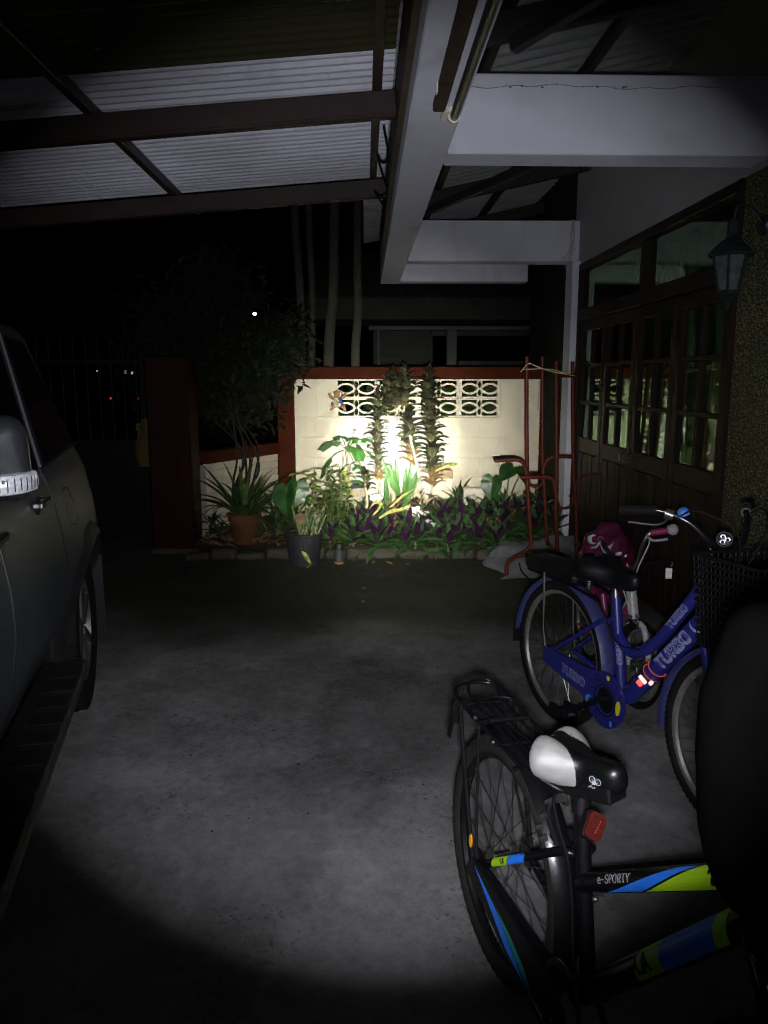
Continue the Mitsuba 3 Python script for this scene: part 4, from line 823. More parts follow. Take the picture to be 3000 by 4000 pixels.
part(g_, 'body', mv(lathe([(.0001, .016), (.040, .016), (.045, .115), (.047, .118), (.047, .122), (.041, .122), (.038, .03), (.0001, .03)], 28), gj[0], gj[1] + .03, .0), 'tray', 40)
part(g_, 'band', mv(lathe([(.0001, .002), (.038, .002), (.041, .008), (.0415, .011), (.0001, .011)], 28), gj[0], gj[1] + .03, 0), 'hem_red', 40); part(g_, 'band', mv(lathe([(.0001, .0112), (.0415, .0112), (.042, .0158), (.0001, .0158)], 28), gj[0], gj[1] + .03, 0), 'amber', 40)
part(g_, 'candle', mv(lathe([(.0001, .12), (.036, .12), (.034, .165), (.030, .17), (.0001, .17)], 24), gj[0], gj[1] + .03, 0), 'leaf_bush', 40)
# bear plaque on the wall
be = thing('bear_plaque', 'small tan bear wall ornament in a blue shirt with white flowers, beside the pierced blocks', 'wall ornament')
O = atY(1316, 1565, WY - .002); s = 8.3 / F_PX * 200 / 1659 / .9858
def bw(u, v, d=0.0): return np.array([O[0] + (u - 548) * s, WY - .006 - d, O[2] - (v - 700) * s])
J = lambda u, v, r, d=.0: (bw(u, v, d), r * s)
part(be, 'body', hullchain([(J(560, 470, 105, .02), J(580, 500, 110, .024)), (J(480, 430, 40, .02), J(500, 450, 40, .02)), (J(700, 420, 42, .015), J(690, 450, 40, .015)), (J(560, 580, 80, .015), J(550, 800, 100, .02)), (J(490, 640, 55, .01), J(370, 590, 52, .012)), (J(370, 590, 52, .012), J(310, 490, 48, .012)), (J(660, 640, 50, .01), J(770, 580, 52, .012)), (J(770, 580, 52, .012), J(810, 500, 45, .012)), (J(480, 840, 60, .01), J(420, 900, 55, .012)), (J(420, 920, 52, .012), J(370, 970, 45, .014)), (J(640, 850, 60, .01), J(760, 900, 55, .012)), (J(765, 920, 50, .012), J(800, 990, 45, .014))], .006), 'fur_tan', True)
part(be, 'shirt', hullchain([(J(640, 640, 62, .022), J(690, 800, 72, .022)), (J(400, 780, 40, .01), J(410, 800, 40, .01))], .006), 'shirt_blue', True)
part(be, 'shirt_front', hullchain([(J(520, 660, 70, .03), J(520, 860, 66, .03)), (J(590, 700, 45, .03), J(570, 850, 45, .03))], .006), 'shirt_pale', True)
part(be, 'hem', hullchain([(J(600, 880, 32, .03), J(800, 850, 30, .022)), (J(380, 830, 28, .018), J(440, 890, 28, .02))], .006), 'hem_red', True)
for u, v, r in ((640, 510, 72), (540, 710, 74), (620, 820, 64)):
    for j in range(5): part(be, 'petal', blob(bw(u + r * .55 * math.cos(j * 1.257), v + r * .55 * math.sin(j * 1.257), .045), r * .42 * s, j, .05, 2, (1, .4, 1)), 'petal', True)
    part(be, 'flower_centre', blob(bw(u, v, .052), r * .2 * s, 0, .1, 2, (1, .5, 1)), 'leaf_lime', True)
part(be, 'snout', blob(bw(510, 520, .045), 42 * s, 1, .05, 2, (1, .7, .8)), 'fur_tan', True); part(be, 'nose', blob(bw(500, 505, .058), 13 * s, 1, .05, 2), 'black_plastic', True)
for u in (478, 560): part(be, 'ear' if False else 'eye', blob(bw(u, 465, .052), 9 * s, 1, .05, 1), 'black_plastic', True)
# printed panel
pp = thing('flower_panel', 'pale panel with a grey flower and leaf print on the wall behind the red rack', 'panel')
a, b = atY(2104, 1488, WY - .04), atY(2213, 1602, WY - .04)
part(pp, 'sheet', box(a[0], b[0], WY - .046, WY - .034, b[2], a[2], .002), 'poster_grey')
W2, H2 = b[0] - a[0], a[2] - b[2]; fl_ = []
def petal_shape(cx, cz, L, w, ang): return affinity.translate(affinity.rotate(affinity.translate(affinity.scale(Point(0, 0).buffer(1, 16), L / 2, w / 2), L / 2, 0), ang, origin=(0, 0)), cx, cz)
for j in range(6): fl_.append(petal_shape(W2 * .40, H2 * .52, .075, .045, 60 * j + 20))
part(pp, 'flower_print', xf(extrude(shapely.union_all(fl_), .0016), frame([a[0], WY - .0462, b[2]], [1, 0, 0], [0, -1, 0])), 'ceramic')
fl_ = [petal_shape(W2 * u, H2 * v, L, L * .4, g) for u, v, L, g in ((.55, .88, .05, 200), (.60, .82, .05, 240), (.45, .90, .04, 170), (.25, .22, .06, 160), (.32, .16, .05, 20), (.42, .2, .06, 60), (.78, .5, .05, 80), (.84, .6, .04, 120), (.80, .22, .05, 100), (.88, .28, .04, 60), (.72, .3, .04, 200))]
part(pp, 'leaf_print', xf(extrude(shapely.union_all(fl_), .0012), frame([a[0], WY - .0461, b[2]], [1, 0, 0], [0, -1, 0])), 'poster_print')
# ================================================================ bicycles
def bikeM(hx, hy, th, lean):
    d = np.array([math.cos(th), math.sin(th), 0]); l0 = np.array([-d[1], d[0], 0]); z = np.array([0, 0, 1.0]); M = np.eye(4)
    M[:3, 0], M[:3, 1], M[:3, 2], M[:3, 3] = d, l0 * math.cos(lean) - z * math.sin(lean), z * math.cos(lean) + l0 * math.sin(lean), (hx, hy, 0); return M
def torus_arc(R, r, a0, a1, na=120, nb=10, flat=1.0): return None
def tyre_mesh(R, r, knobs, depth, na=None):
    na = na or max(96, knobs * 4); nb = 16; th = np.arange(na) * 2 * PI / na; ph = np.arange(nb) * 2 * PI / nb; V = []
    for i, t in enumerate(th):
        for p in ph:
            w = (p + PI) % (2 * PI) - PI; out = max(0, math.cos(w)) ; sd = 1 if w > 0 else 0
            on = ((i * knobs / na + .5 * sd) % 1) < .5; d = depth * (on and abs(w) < 1.05) + (depth * .8 if abs(w) < .25 else 0)
            V.append([(R - r + (r - depth + d) * math.cos(w)) * math.cos(t), (r - depth + d) * math.sin(w), (R - r + (r - depth + d) * math.cos(w)) * math.sin(t)])
    f = []
    for i in range(na):
        for j in range(nb):
            a, b, c, d = i * nb + j, ((i + 1) % na) * nb + j, ((i + 1) % na) * nb + (j + 1) % nb, i * nb + (j + 1) % nb; f += [[a, c, b], [a, d, c]]
    return TM(V, f)
def ring(R, prof, n=72):
    """Revolved band round the y axis: prof = closed list of (radius offset, y)."""
    p = prof + [prof[0]]; m = lathe([(R + a, b) for a, b in p], n); return rot(m, [1, 0, 0], -90)
def wheel(bike, M, R, r, knobs, nsp, tyre_mat, rim_mat, spoke_mat, flange=.024, hw=.032):
    w = childkey(bike, 'wheel'); C = M
    part(w, 'tyre', xf(tyre_mesh(R, r, knobs, .0032), C), tyre_mat, 40)
    part(w, 'rim', xf(ring(R - r * 2 + .004, [(.006, -.011), (.010, -.013), (-.008, -.010), (-.014, 0), (-.008, .010), (.010, .013), (.006, .011), (.002, 0)]), C), rim_mat, 40)
    part(w, 'hub', xf(rot(lathe([(.0001, -.062), (.006, -.062), (.006, -.045), (flange + .004, -hw - .003), (flange + .004, -hw), (.013, -hw + .005), (.013, hw - .005), (flange + .004, hw), (flange + .004, hw + .003), (.006, .045), (.006, .062), (.0001, .062)], 24), [1, 0, 0], 90), C), 'galvanised', 40)
    rr = R - r * 2 - .004
    sp = {}
    for s in (-1, 1):
        for dr_ in (-1, 1):
            a = dr_ * .95; sp[s, dr_] = mikit.ply(tube([[flange * math.cos(a), s * hw, flange * math.sin(a)], [rr, s * .003, 0]], .0012, 5), spoke_mat, 50)
    rg = random.Random(nsp)
    for i in range(nsp):
        s = 1 if i % 2 else -1; d = 1 if (i // 2) % 2 else -1
        part(w, 'spoke', tw(sp[s, d], C @ trimesh.transformations.rotation_matrix(i * 2 * PI / nsp + .05, [0, 1, 0])), None)
    v = np.array([rr * math.cos(2.5), 0, rr * math.sin(2.5)]); part(w, 'valve', xf(tube([v, v * .86], .003, 6), C), 'galvanised')
    return w
def fender(R, w, a0, a1, t=.002, n=60, drop=.35):
    """Curved mudguard band round the y axis from angle a0 to a1."""
    an = np.radians(np.linspace(a0, a1, n)); ys = np.linspace(-1, 1, 9)
    V = np.array([[[(R - drop * w * .5 * y ** 2) * math.cos(a), y * w / 2, (R - drop * w * .5 * y ** 2) * math.sin(a)] for y in ys] for a in an])
    W = np.array([[[(R + t - drop * w * .5 * y ** 2) * math.cos(a), y * w / 2, (R + t - drop * w * .5 * y ** 2) * math.sin(a)] for y in ys] for a in an])
    return cat([grid(V[:, ::-1]), grid(W), grid(np.stack([V[:, 0], W[:, 0]], 1)), grid(np.stack([W[:, -1], V[:, -1]], 1)), grid(np.stack([W[0], V[0]], 1)), grid(np.stack([V[-1], W[-1]], 1))])
def at_(M, x, y, z): return M @ trimesh.transformations.translation_matrix([x, y, z])
def saddle_mesh(L, Wd, H, nose=.030):
    """Saddle from x = 0 (tail) to x = L (nose)."""
    n, m = 120, 84; V = []
    for i in range(n):
        u = i / (n - 1); e = math.sqrt(max(0, 1 - ((u - .0) / .16 - 1) ** 2)) if u < .16 else 1; e2 = math.sqrt(max(0, 1 - ((u - .80) / .20) ** 2)) if u > .80 else 1
        hw = (nose + (Wd / 2 - nose) * .5 * (1 + math.cos(PI * min(1, max(0, (u - .12) / .52))))) * e * e2 + 1e-4; h = H * (1 - .25 * u) * (.35 + .65 * e) * (.25 + .75 * e2); zt = .012 * math.cos(u * 5) - .012 * max(0, u - .7) * 4 + .018 * max(0, .3 - u)
        row = []
        for j in range(m):
            a = 2 * PI * j / m; c, s = math.cos(a), math.sin(a); y = hw * np.sign(c) * abs(c) ** .9; zz = h * (.5 if s > 0 else .55) * np.sign(s) * abs(s) ** (.95 if s > 0 else .7)
            dip = -.010 * math.exp(-(y / (hw * .35 + .003)) ** 2) * max(0, s) * (u < .9); row.append([u * L, y, zt + zz + dip + max(0, s) * .016 * math.exp(-((u - .27) / .20) ** 2 - ((abs(y) - Wd * .27) / (Wd * .19)) ** 2)])
        V.append(row)
    V = np.array(V); Vc = np.concatenate([V, V[:, :1]], 1); g = grid(Vc[:, ::-1])
    caps = [grid(np.stack([Vc[0][::-1], np.repeat(V[0].mean(0)[None], m + 1, 0)], 1)[:, ::-1]), grid(np.stack([Vc[-1], np.repeat(V[-1].mean(0)[None], m + 1, 0)], 1)[:, ::-1])]
    t = cat([g] + caps); t.merge_vertices(); trimesh.repair.fix_normals(t); return t
def on_tube(p, q, f, r, view, text, h, matl, bike, name='lettering', bold=False, depth=.0006, M=None, flip=False):
    """Lettering on the tube p-q (local points), turned to face the direction view (local)."""
    p, q, view = np.array(p, float), np.array(q, float), np.array(view, float); x = (q - p) / np.linalg.norm(q - p) * (-1 if flip else 1); n = view - x * (view @ x); n /= np.linalg.norm(n)
    return part(bike, name, xf(text_on(text, h, p + (q - p) * f + n * (r + .0004), x, n, bold, depth, r), M), matl)
def tube_patch(p, q, f0, f1, r, view, half, skew, lift=.0005, n=10):
    """Painted panel on a tube: from fraction f0 to f1, spanning +-half radians about the side that faces view; its ends are slanted by skew."""
    p, q, view = np.array(p, float), np.array(q, float), np.array(view, float); L = np.linalg.norm(q - p); x = (q - p) / L; nn = view - x * (view @ x); nn /= np.linalg.norm(nn); b = np.cross(x, nn); V = []
    for a in np.linspace(-half[0], half[1], n):
        off = skew * a; s0, s1 = f0 + off[0] if hasattr(off, '__len__') else f0 + off, f1 + (off[1] if hasattr(off, '__len__') else off)
        V.append([p + x * L * s + (r + lift) * (nn * math.cos(a) + b * math.sin(a)) for s in np.linspace(s0, s1, 8)])
    return grid(np.array(V))

# ---- the black bicycle close to the viewer
BM = bikeM(.3345, 1.7877, -1.3076, .0405)
bk = thing('black_bicycle', 'black bicycle with lime and blue stripes and a silver and black saddle, nearest the viewer', 'bicycle')
RB_ = .305; L_ = lambda m: xf(m, BM)
wheel(bk, at_(BM, 0, 0, RB_), RB_, .026, 62, 36, 'tyre_dust', 'black_satin', 'spoke_steel')
part(bk, 'mudguard', xf(fender(RB_ + .022, .062, -38, 120), at_(BM, 0, 0, RB_)), 'black_paint', 50)
part(bk, 'mudguard_stay', L_(cat([tube([[0, s * .075, RB_], [-.115, s * .036, .60]], .0035, 7) for s in (-1, 1)])), 'black_rubber', 40)
BB, ST, TJ = np.array([.41, 0, .27]), np.array([.325, 0, .645]), np.array([.360, 0, .478]); HT, HB = np.array([.775, 0, .86]), np.array([.815, 0, .68])
fr = [tube([BB, ST], .0165, 14), tube([TJ, [.785, 0, .775]], .0205, 14), tube([BB, [.805, 0, .72]], .026, 16), tube([HB, HT], .021, 14), tube([BB + [0, -.036, 0], BB + [0, .036, 0]], .024, 16)]
for s in (-1, 1): fr += [tube(spline([BB + [-.01, s * .028, .004], [.30, s * .042, .276], [.06, s * .064, RB_], [0, s * .068, RB_]], 6), .011, 10), tube(spline([[.345, s * .014, .535], [.30, s * .040, .515], [.04, s * .066, RB_ + .02], [0, s * .068, RB_]], 6), .0095, 10), box(-.028, .028, s * .064 - .003, s * .064 + .003, RB_ - .03, RB_ + .03)]
part(bk, 'frame', L_(cat(fr)), 'black_paint', 40)
part(bk, 'seat_clamp', L_(cat([tube([ST - [-.006, 0, .026], ST + [-.002, 0, .006]], .0205, 16), tube([ST + [-.03, -.024, -.008], ST + [-.03, .026, -.008]], .005, 8)])), 'black_satin', 40)
part(bk, 'clamp_bolt', L_(cat([tube([ST + [-.028, -.040, -.010], ST + [-.028, -.022, -.010]], .010, 6), tube([ST + [-.028, -.022, -.010], ST + [-.028, -.018, -.010]], .017, 14)])), 'galvanised', 30)
part(bk, 'seat_post', L_(tube([ST, [.312, -.012, .70]], .0135, 14)), 'black_paint', 40, label='black seat post with a rust patch')
part(bk, 'rust_patch', L_(tube_patch(ST, [.312, -.012, .70], .12, .40, .0135, (.6, -1, .2), (.5, .6), .1)), 'rust')
# saddle: silver flanks with a black middle and nose
SM = BM @ trimesh.transformations.translation_matrix([.259, -.048, .713]) @ trimesh.transformations.rotation_matrix(.40, [0, 0, 1]) @ trimesh.transformations.rotation_matrix(-.206, [0, 1, 0])
sm = saddle_mesh(.190, .170, .086, .029); ctr = sm.triangles_center
u_, yy, zz = ctr[:, 0] / .190, ctr[:, 1], ctr[:, 2]
silver = (np.abs(yy) > .022 + .10 * np.maximum(0, u_ - .30) ** 1.3) & (u_ < .60) & ((u_ - .26) ** 2 / .115 + (np.abs(yy) - .066) ** 2 / .0042 < 1) & (zz > -.036)
def sub(m, mask): t = m.submesh([np.nonzero(mask)[0]], append=True, repair=False); return t
seat = childkey(bk, 'saddle'); scene[seat] = mikit.ply(xf(sub(sm, ~silver), SM), 'black_vinyl', True)
for s in (-1, 1): part(seat, 'silver_panel', xf(sub(sm, silver & (np.sign(yy) == s)), SM), 'silver_vinyl', True, label='silver side panel of the saddle')
part(seat, 'base', xf(cat([box(.05, .17, -.03, .03, -.060, -.028), tube(spline([[.02, .05, -.03], [.06, .026, -.055], [.15, .022, -.052], [.172, .010, -.028]], 5), .0045, 7), tube(spline([[.02, -.05, -.03], [.06, -.026, -.055], [.15, -.022, -.052], [.172, -.010, -.028]], 5), .0045, 7)]), SM), 'black_satin', 30)
emb = [tube([[.011 * math.cos(a) + c, .011 * math.sin(a), 0] for a in np.linspace(0, 2 * PI, 17)], .0011, 5) for c in (0, .026)] + [tube(p, .0012, 5) for p in ([[0, 0, 0], [.010, .014, 0], [.026, 0, 0]], [[.010, .014, 0], [.014, 0, 0], [.020, .012, 0], [.010, .014, 0]], [[.016, .014, 0], [.024, .026, 0], [.010, .030, 0]], [[.010, .030, 0], [.004, .022, 0]], [[.024, .026, 0], [.030, .034, 0]])]
ex = sm.vertices[np.argmin(np.linalg.norm(sm.vertices - np.array([.140, -.05, -.014]), axis=1))]
part(seat, 'emblem', xf(cat(emb), SM @ frame(ex + [.008, -.0025, -.005], [-1, -.16, .35], [.12, -1, .25]) @ np.diag([.5, .5, .5, 1])), 'decal_white', 40, label='white cyclist emblem on the saddle side')
# carrier
cr_ = []
loopo = spline([[.17, .055, .637], [.0, .066, .654], [-.17, .070, .662], [-.235, .055, .672], [-.252, 0, .675], [-.235, -.055, .672], [-.17, -.070, .662], [.0, -.066, .654], [.17, -.055, .637]], 8)
loopi = spline([[.16, .030, .640], [.0, .036, .657], [-.15, .042, .670], [-.20, .034, .694], [-.212, 0, .700], [-.20, -.034, .694], [-.15, -.042, .670], [.0, -.036, .657], [.16, -.030, .640]], 8)
cr_ += [tube(loopo, .0048, 9), tube(loopi, .0040, 9), tube([[.16, .012, .640], [-.14, .012, .664]], .0036, 8), tube([[.16, -.012, .640], [-.14, -.012, .664]], .0036, 8)]
for x in (.15, .05, -.06, -.15): cr_.append(tube([[x, .068, .644 - .1 * x], [x, -.068, .644 - .1 * x]], .0042, 8))
rk = childkey(bk, 'carrier'); scene[rk] = mikit.ply(L_(cat(cr_)), 'black_paint', 40)
for s in (-1, 1):
    part(rk, 'stay', L_(tube(spline([[-.145, s * .072, .662], [-.13, s * .080, .62], [-.02, s * .082, RB_ + .04], [.0, s * .080, RB_]], 6), .0058, 9)), 'black_rubber', 40)
    part(rk, 'stay', L_(tube([[.15, s * .04, .640], [.30, s * .018, .622]], .0055, 9)), 'black_paint', 40)
part(rk, 'clip', L_(cat([tube(spline([[-.04, .05, .672], [-.10, .048, .684], [-.118, 0, .688], [-.10, -.048, .684], [-.04, -.05, .672]], 6), .0034, 8), tube([[-.02, -.055, .669], [-.02, .055, .669]], .007, 10)])), 'black_satin', 40)
part(rk, 'strap', L_(cat([tube(spline([[-.225, -.040, .672], [-.225, -.058, .632], [-.228, -.060, .62], [-.224, -.056, .575]], 6), [.006] * 12 + [.009] * 7, 8), box(-.236, -.218, -.068, -.052, .60, .625), xf(box(0, .07, -.002, .002, -.012, .012), frame([-.226, -.060, .60], [-.1, -.15, -1], [1, 0, 0]))])), 'black_rubber', 30)
part(rk, 'rear_bracket', L_(cat([box(-.165, -.135, -.05, .05, .625, .648), box(-.19, -.16, -.03, .03, .60, .637)])), 'black_satin')
[part(rk, 'rivet', L_(blob([x, -.0735, z], .006, 1, 0, 1)), 'galvanised', True) for x, z in ((-.145, .655), (-.06, .662), (.05, .648))]
part(bk, 'amber_reflector', L_(mv(blob([0, 0, 0], .011, 2, 0, 2, (.8, .35, 1.7)), -.010, -.088, RB_ + .055)), 'amber', True)
# brake bridge
bj = childkey(bk, 'rim_brake'); BP = np.array([.285, 0, .565])
scene[bj] = mikit.ply(L_(cat([tube(spline([BP + [.02, -.035, -.03], BP + [-.005, -.045, .02], BP + [-.012, -.035, .05], BP + [-.012, -.012, .058]], 6), .006, 8), tube(spline([BP + [.02, .035, -.03], BP + [-.005, .045, .02], BP + [-.012, .035, .05], BP + [-.012, .012, .058]], 6), .006, 8), tube([BP + [-.012, -.04, .056], BP + [-.012, .045, .052]], .0028, 7)])), 'black_satin', 40)
for j, (dy, dz, r) in enumerate(((-.052, .02, .0055), (-.040, .052, .0050), (-.022, .060, .0055), (.030, .056, .005), (-.058, -.004, .0045), (-.046, -.032, .005), (.010, .055, .004), (.048, .025, .005))):
    part(bj, 'bolt', L_(cat([tube([BP + [-.012, dy, dz], BP + [-.012, dy - .012, dz - .002]], r, 6), tube([BP + [-.012, dy + .003, dz], BP + [-.012, dy, dz]], r * 1.45, 12)])), 'galvanised', 30)
part(bj, 'pad', L_(cat([box(.255, .315, s * .022 - .005, s * .022 + .005, .520, .535) for s in (-1, 1)])), 'black_rubber')
part(bk, 'brake_cable', L_(tube(spline([BP + [-.012, .0, .060], BP + [.01, -.045, .076], BP + [.055, -.060, .045], BP + [.072, -.040, -.03], BP + [.085, -.030, -.12], BP + [.105, -.030, -.22], [.44, -.04, .30]], 8), .0032, 8)), 'black_rubber', 40)
# red rear lamp on the seat tube
rl = childkey(bk, 'rear_lamp')
oc = Polygon([(-.024, -.046), (.010, -.050), (.027, -.034), (.027, .030), (.016, .046), (-.018, .046), (-.027, .032), (-.027, -.030)])
lens = extrude(oc.buffer(-.003), .010); 
LC = atY(2320, 3226, 1.335); nL = np.array([.30, -.82, .42]); nL /= np.linalg.norm(nL); uL = np.array([.62, 0, 1.0]); uL -= nL * (uL @ nL); uL /= np.linalg.norm(uL)
LM2 = np.eye(4); LM2[:3, 0], LM2[:3, 1], LM2[:3, 2], LM2[:3, 3] = np.cross(uL, nL) * .76, uL * .56, nL * .76, LC
scene[rl] = mikit.ply(xf(cat([extrude(oc, .016)]), LM2 @ trimesh.transformations.translation_matrix([0, 0, -.016])), 'black_plastic', 30)
part(rl, 'lens', xf(lens, LM2), 'red_lens', 30); 
cells = [mv(box(-.0085, .0085, -.0032, .0032, 0, .0022, .0016), -.012 + .0 + (.018 if c else -.002), -.034 + .0082 * r, .0101) for r in range(9) for c in range(2)]
part(rl, 'lens_rib', xf(cat(cells), LM2), 'red_lens', 30, kind='stuff')
scene[childkey(rl, 'led')] = {**mikit.ply(xf(cat([mv(blob([0, 0, 0], .0026, 1, 0, 2), .002 + .001 * k, -.020 + .0095 * k, .0118) for k in range(5)]), LM2), 'red_lens', True), 'emitter': lamp((1, .10, .02), 0.42)}
part(rl, 'bracket', pbox(LC - nL * .012, (BM @ np.array([.345, 0, .580, 1]))[:3], .016, .022), 'black_plastic')
# stripes and lettering
vw = (0, -1, .1)
P0, P1 = TJ, np.array([.785, 0, .775])
def quadpatch(p, q, r, pts, view, lift): 
    p, q, view = np.array(p, float), np.array(q, float), np.array(view, float); Ln = np.linalg.norm(q - p); x = (q - p) / Ln; nn = view - x * (view @ x); nn /= np.linalg.norm(nn); b = np.cross(nn, x)
    (a0, h0), (a1, h1), (a2, h2), (a3, h3) = pts; V = []
    for t in np.linspace(0, 1, 9):
        row = []
        for s in np.linspace(0, 1, 9):
            f = (a0 * (1 - s) + a1 * s) * (1 - t) + (a3 * (1 - s) + a2 * s) * t; h = (h0 * (1 - s) + h1 * s) * (1 - t) + (h3 * (1 - s) + h2 * s) * t
            row.append(p + x * Ln * f + (r + lift) * (nn * math.cos(h) + b * math.sin(h)))
        V.append(row)
    return grid(np.array(V))
def stripe(p, q, r, pts, view, matl, lift=.0004, name='stripe', label=None): part(bk, name, L_(quadpatch(p, q, r, pts, view, lift)), matl, label=label)
sd = (0, -1, .0)
stripe(P0, P1, .0205, ((.20, -1.1), (.44, -1.1), (.80, .95), (.70, .95)), vw, 'decal_blue', name='blue_stripe')
stripe(P0, P1, .0205, ((.47, -1.1), (1.0, -1.1), (1.0, .95), (.83, .95)), vw, 'decal_lime', name='lime_stripe')
on_tube(P0, P1, .30, .0205, (0, -1, .42), 'e-SPORTY', .0165, 'decal_grey', bk, M=BM)
def up_(view, x):  # second line of lettering higher on the tube
    return view
on_tube(P0, P1, .90, .0205, vw, '24', .024, 'decal_black', bk, bold=True, M=BM, depth=.0012)
D0, D1 = BB, np.array([.805, 0, .72])
stripe(D0, D1, .026, ((.40, -1.0), (.90, -1.0), (.97, 1.0), (.46, 1.0)), vw, 'decal_lime', name='lime_stripe')
stripe(D0, D1, .026, ((.56, -1.0), (.84, -1.0), (.90, .95), (.60, .95)), vw, 'decal_blue', .0007, name='blue_stripe')
on_tube(D0, D1, .475, .026, vw, 'LA', .030, 'decal_black', bk, bold=True, M=BM, depth=.0014)
S0, S1 = np.array([.26, -.044, .483]), np.array([.06, -.066, RB_ + .036])
stripe(S0, S1, .0098, ((.45, -1.1), (.52, -1.1), (.60, 1.1), (.53, 1.1)), (0, -1, .05), 'decal_blue', name='blue_stripe', lift=.001); stripe(S0, S1, .0098, ((.53, -1.1), (.85, -1.1), (.92, 1.1), (.61, 1.1)), (0, -1, .05), 'decal_lime', name='lime_stripe', lift=.001); stripe(S0, S1, .0098, ((.20, -1.1), (.52, -1.1), (.58, 1.1), (.28, 1.1)), (0, -1, .05), 'decal_blue', name='blue_stripe', lift=.0014)
on_tube(S0, S1, .66, .0108, (0, -1, .05), 'LA', .011, 'decal_black', bk, bold=True, M=BM, flip=True, depth=.001)
cg = Polygon([(.0, -.012), (.02, .030), (.40, .052), (.47, .02), (.44, -.055), (.36, -.062)]).buffer(.006)
cgM = BM @ frame([-.01, -.082, RB_ - .012], [1, 0, -.085], [0, -1, 0])
gd = childkey(bk, 'chain_guard'); scene[gd] = mikit.ply(xf(extrude(cg, .010), cgM), 'black_satin')
part(gd, 'blue_stripe', xf(extrude(Polygon([(.04, .028), (.23, -.038), (.34, -.046), (.30, -.034), (.16, .012)]), .0006), cgM @ trimesh.transformations.translation_matrix([0, 0, .0101])), 'decal_blue')
part(gd, 'teal_stripe', xf(extrude(Polygon([(.17, .014), (.30, -.028), (.36, -.040), (.32, -.012), (.24, .008)]), .0006), cgM @ trimesh.transformations.translation_matrix([0, 0, .0102])), 'decal_teal')
part(gd, 'lime_stripe', xf(extrude(Polygon([(.34, -.043), (.42, -.049), (.45, -.01), (.43, -.01), (.41, -.038)]), .0006), cgM @ trimesh.transformations.translation_matrix([0, 0, .0104])), 'decal_lime')
ck = childkey(bk, 'crank'); scene[ck] = mikit.ply(L_(cat([pbox(BB + [0, -.095, 0], BB + [.03, -.098, -.150], .012, .022), tube([BB + [0, -.105, 0], BB + [0, -.085, 0]], .014, 12), ])), 'black_satin', 30)
part(ck, 'pedal', L_(cat([box(.40, .49, -.20, -.11, .100, .124)])), 'black_plastic'); part(ck, 'chainring', xf(ring(.062, [(-.004, -.002), (.008, -.002), (.008, .002), (-.004, .002)]), at_(BM, BB[0], -.060, BB[2])), 'galvanised', 30)
part(bk, 'kickstand', L_(tube([[.30, .05, .275], [.24, .17, .004]], .008, 8)), 'black_satin', 40)
part(bk, 'cable_stop', L_(cat([tube([[.43, -.02, .505], [.47, -.022, .53]], .004, 6), blob([.44, -.024, .50], .007, 1, 0, 1)])), 'galvanised')
# front end, turned to the left
FM = BM @ trimesh.transformations.rotation_matrix(1.0, (HT - HB) / np.linalg.norm(HT - HB), HB)
wheel(bk, at_(FM, .96, 0, RB_), RB_, .026, 62, 36, 'tyre_dust', 'black_satin', 'spoke_steel')
part(bk, 'fork', xf(cat([tube(spline([HB + [0, 0, -.01], HB + [.01, s * .05, -.03], [.86, s * .055, .56], [.96, s * .056, RB_]], 6), .013, 10) for s in (-1, 1)]), FM), 'black_paint', 40)
part(bk, 'stem', xf(tube([HT, HT + [-.02, 0, .05], HT + [.05, 0, .10]], .014, 12), FM), 'black_satin', 40)
hb_ = HT + np.array([.05, 0, .10]); part(bk, 'handlebar', xf(tube(spline([hb_ + [-.05, -.29, .02], hb_ + [-.03, -.14, .015], hb_, hb_ + [-.03, .14, .015], hb_ + [-.05, .29, .02]], 8), .0115, 10), FM), 'black_paint', 40)
for s in (-1, 1): part(bk, 'grip', xf(tube([hb_ + [-.032, s * .17, .016], hb_ + [-.051, s * .295, .021]], .0165, 14), FM), 'black_rubber', 40)
# near-black shape added over its handlebar to shadow the right edge
cloth = [atY(px, py, y) for px, py, y in ((2985, 2520, .86), (2885, 2720, .86), (2862, 2960, .86), (2866, 3230, .86), (2930, 3440, .84), (3300, 2570, .88), (3300, 3420, .86))]
rr_ = (.050, .043, .043, .043, .043, .09, .09)
cm_ = hullchain([((cloth[i], rr_[i]), (cloth[j], rr_[j])) for i, j in ((0, 1), (1, 2), (2, 3), (3, 4), (0, 5), (4, 6), (5, 6), (1, 5), (3, 6), (2, 5), (2, 6))], .012)
cm_.vertices += (meshkit.fbm(cm_.vertices * 13, 3)[:, None] - .5) * .012
single('black_occluder', cm_, 'near_black', 'pitch-black jacket added over the handlebar of the black bicycle to make the shadow at the right edge', 'occluder', True)

# ---- the blue bicycle
UM = bikeM(.849, 3.261, -1.211, .033); RU = .315; U_ = lambda m: xf(m, UM)
ub = thing('blue_bicycle', 'blue step-through bicycle with white lettering, black basket and a padded rear seat', 'bicycle')
wheel(ub, at_(UM, 0, 0, RU), RU, .024, 90, 36, 'black_rubber', 'alloy', 'spoke_steel')
part(ub, 'mudguard', xf(fender(RU + .020, .066, -30, 178), at_(UM, 0, 0, RU)), 'blue_fender', 50)
part(ub, 'mudguard_flap', U_(slab(np.array([[[-.335 - .008 * v, y, .36 - .10 * v] for y in (-.030, 0, .030)] for v in (0, .5, 1)]), (.003, 0, 0))), 'black_rubber')
bb, st, hh1, hh0 = np.array([.42, 0, .275]), np.array([.335, 0, .655]), np.array([.805, 0, .89]), np.array([.845, 0, .70])
tl0, tl1 = np.array([.832, 0, .735]), np.array([.47, 0, .300])
upc = spline([[.815, 0, .86], [.70, 0, .70], [.58, 0, .545], [.49, 0, .475], [.43, 0, .468], [.375, 0, .505]], 8)
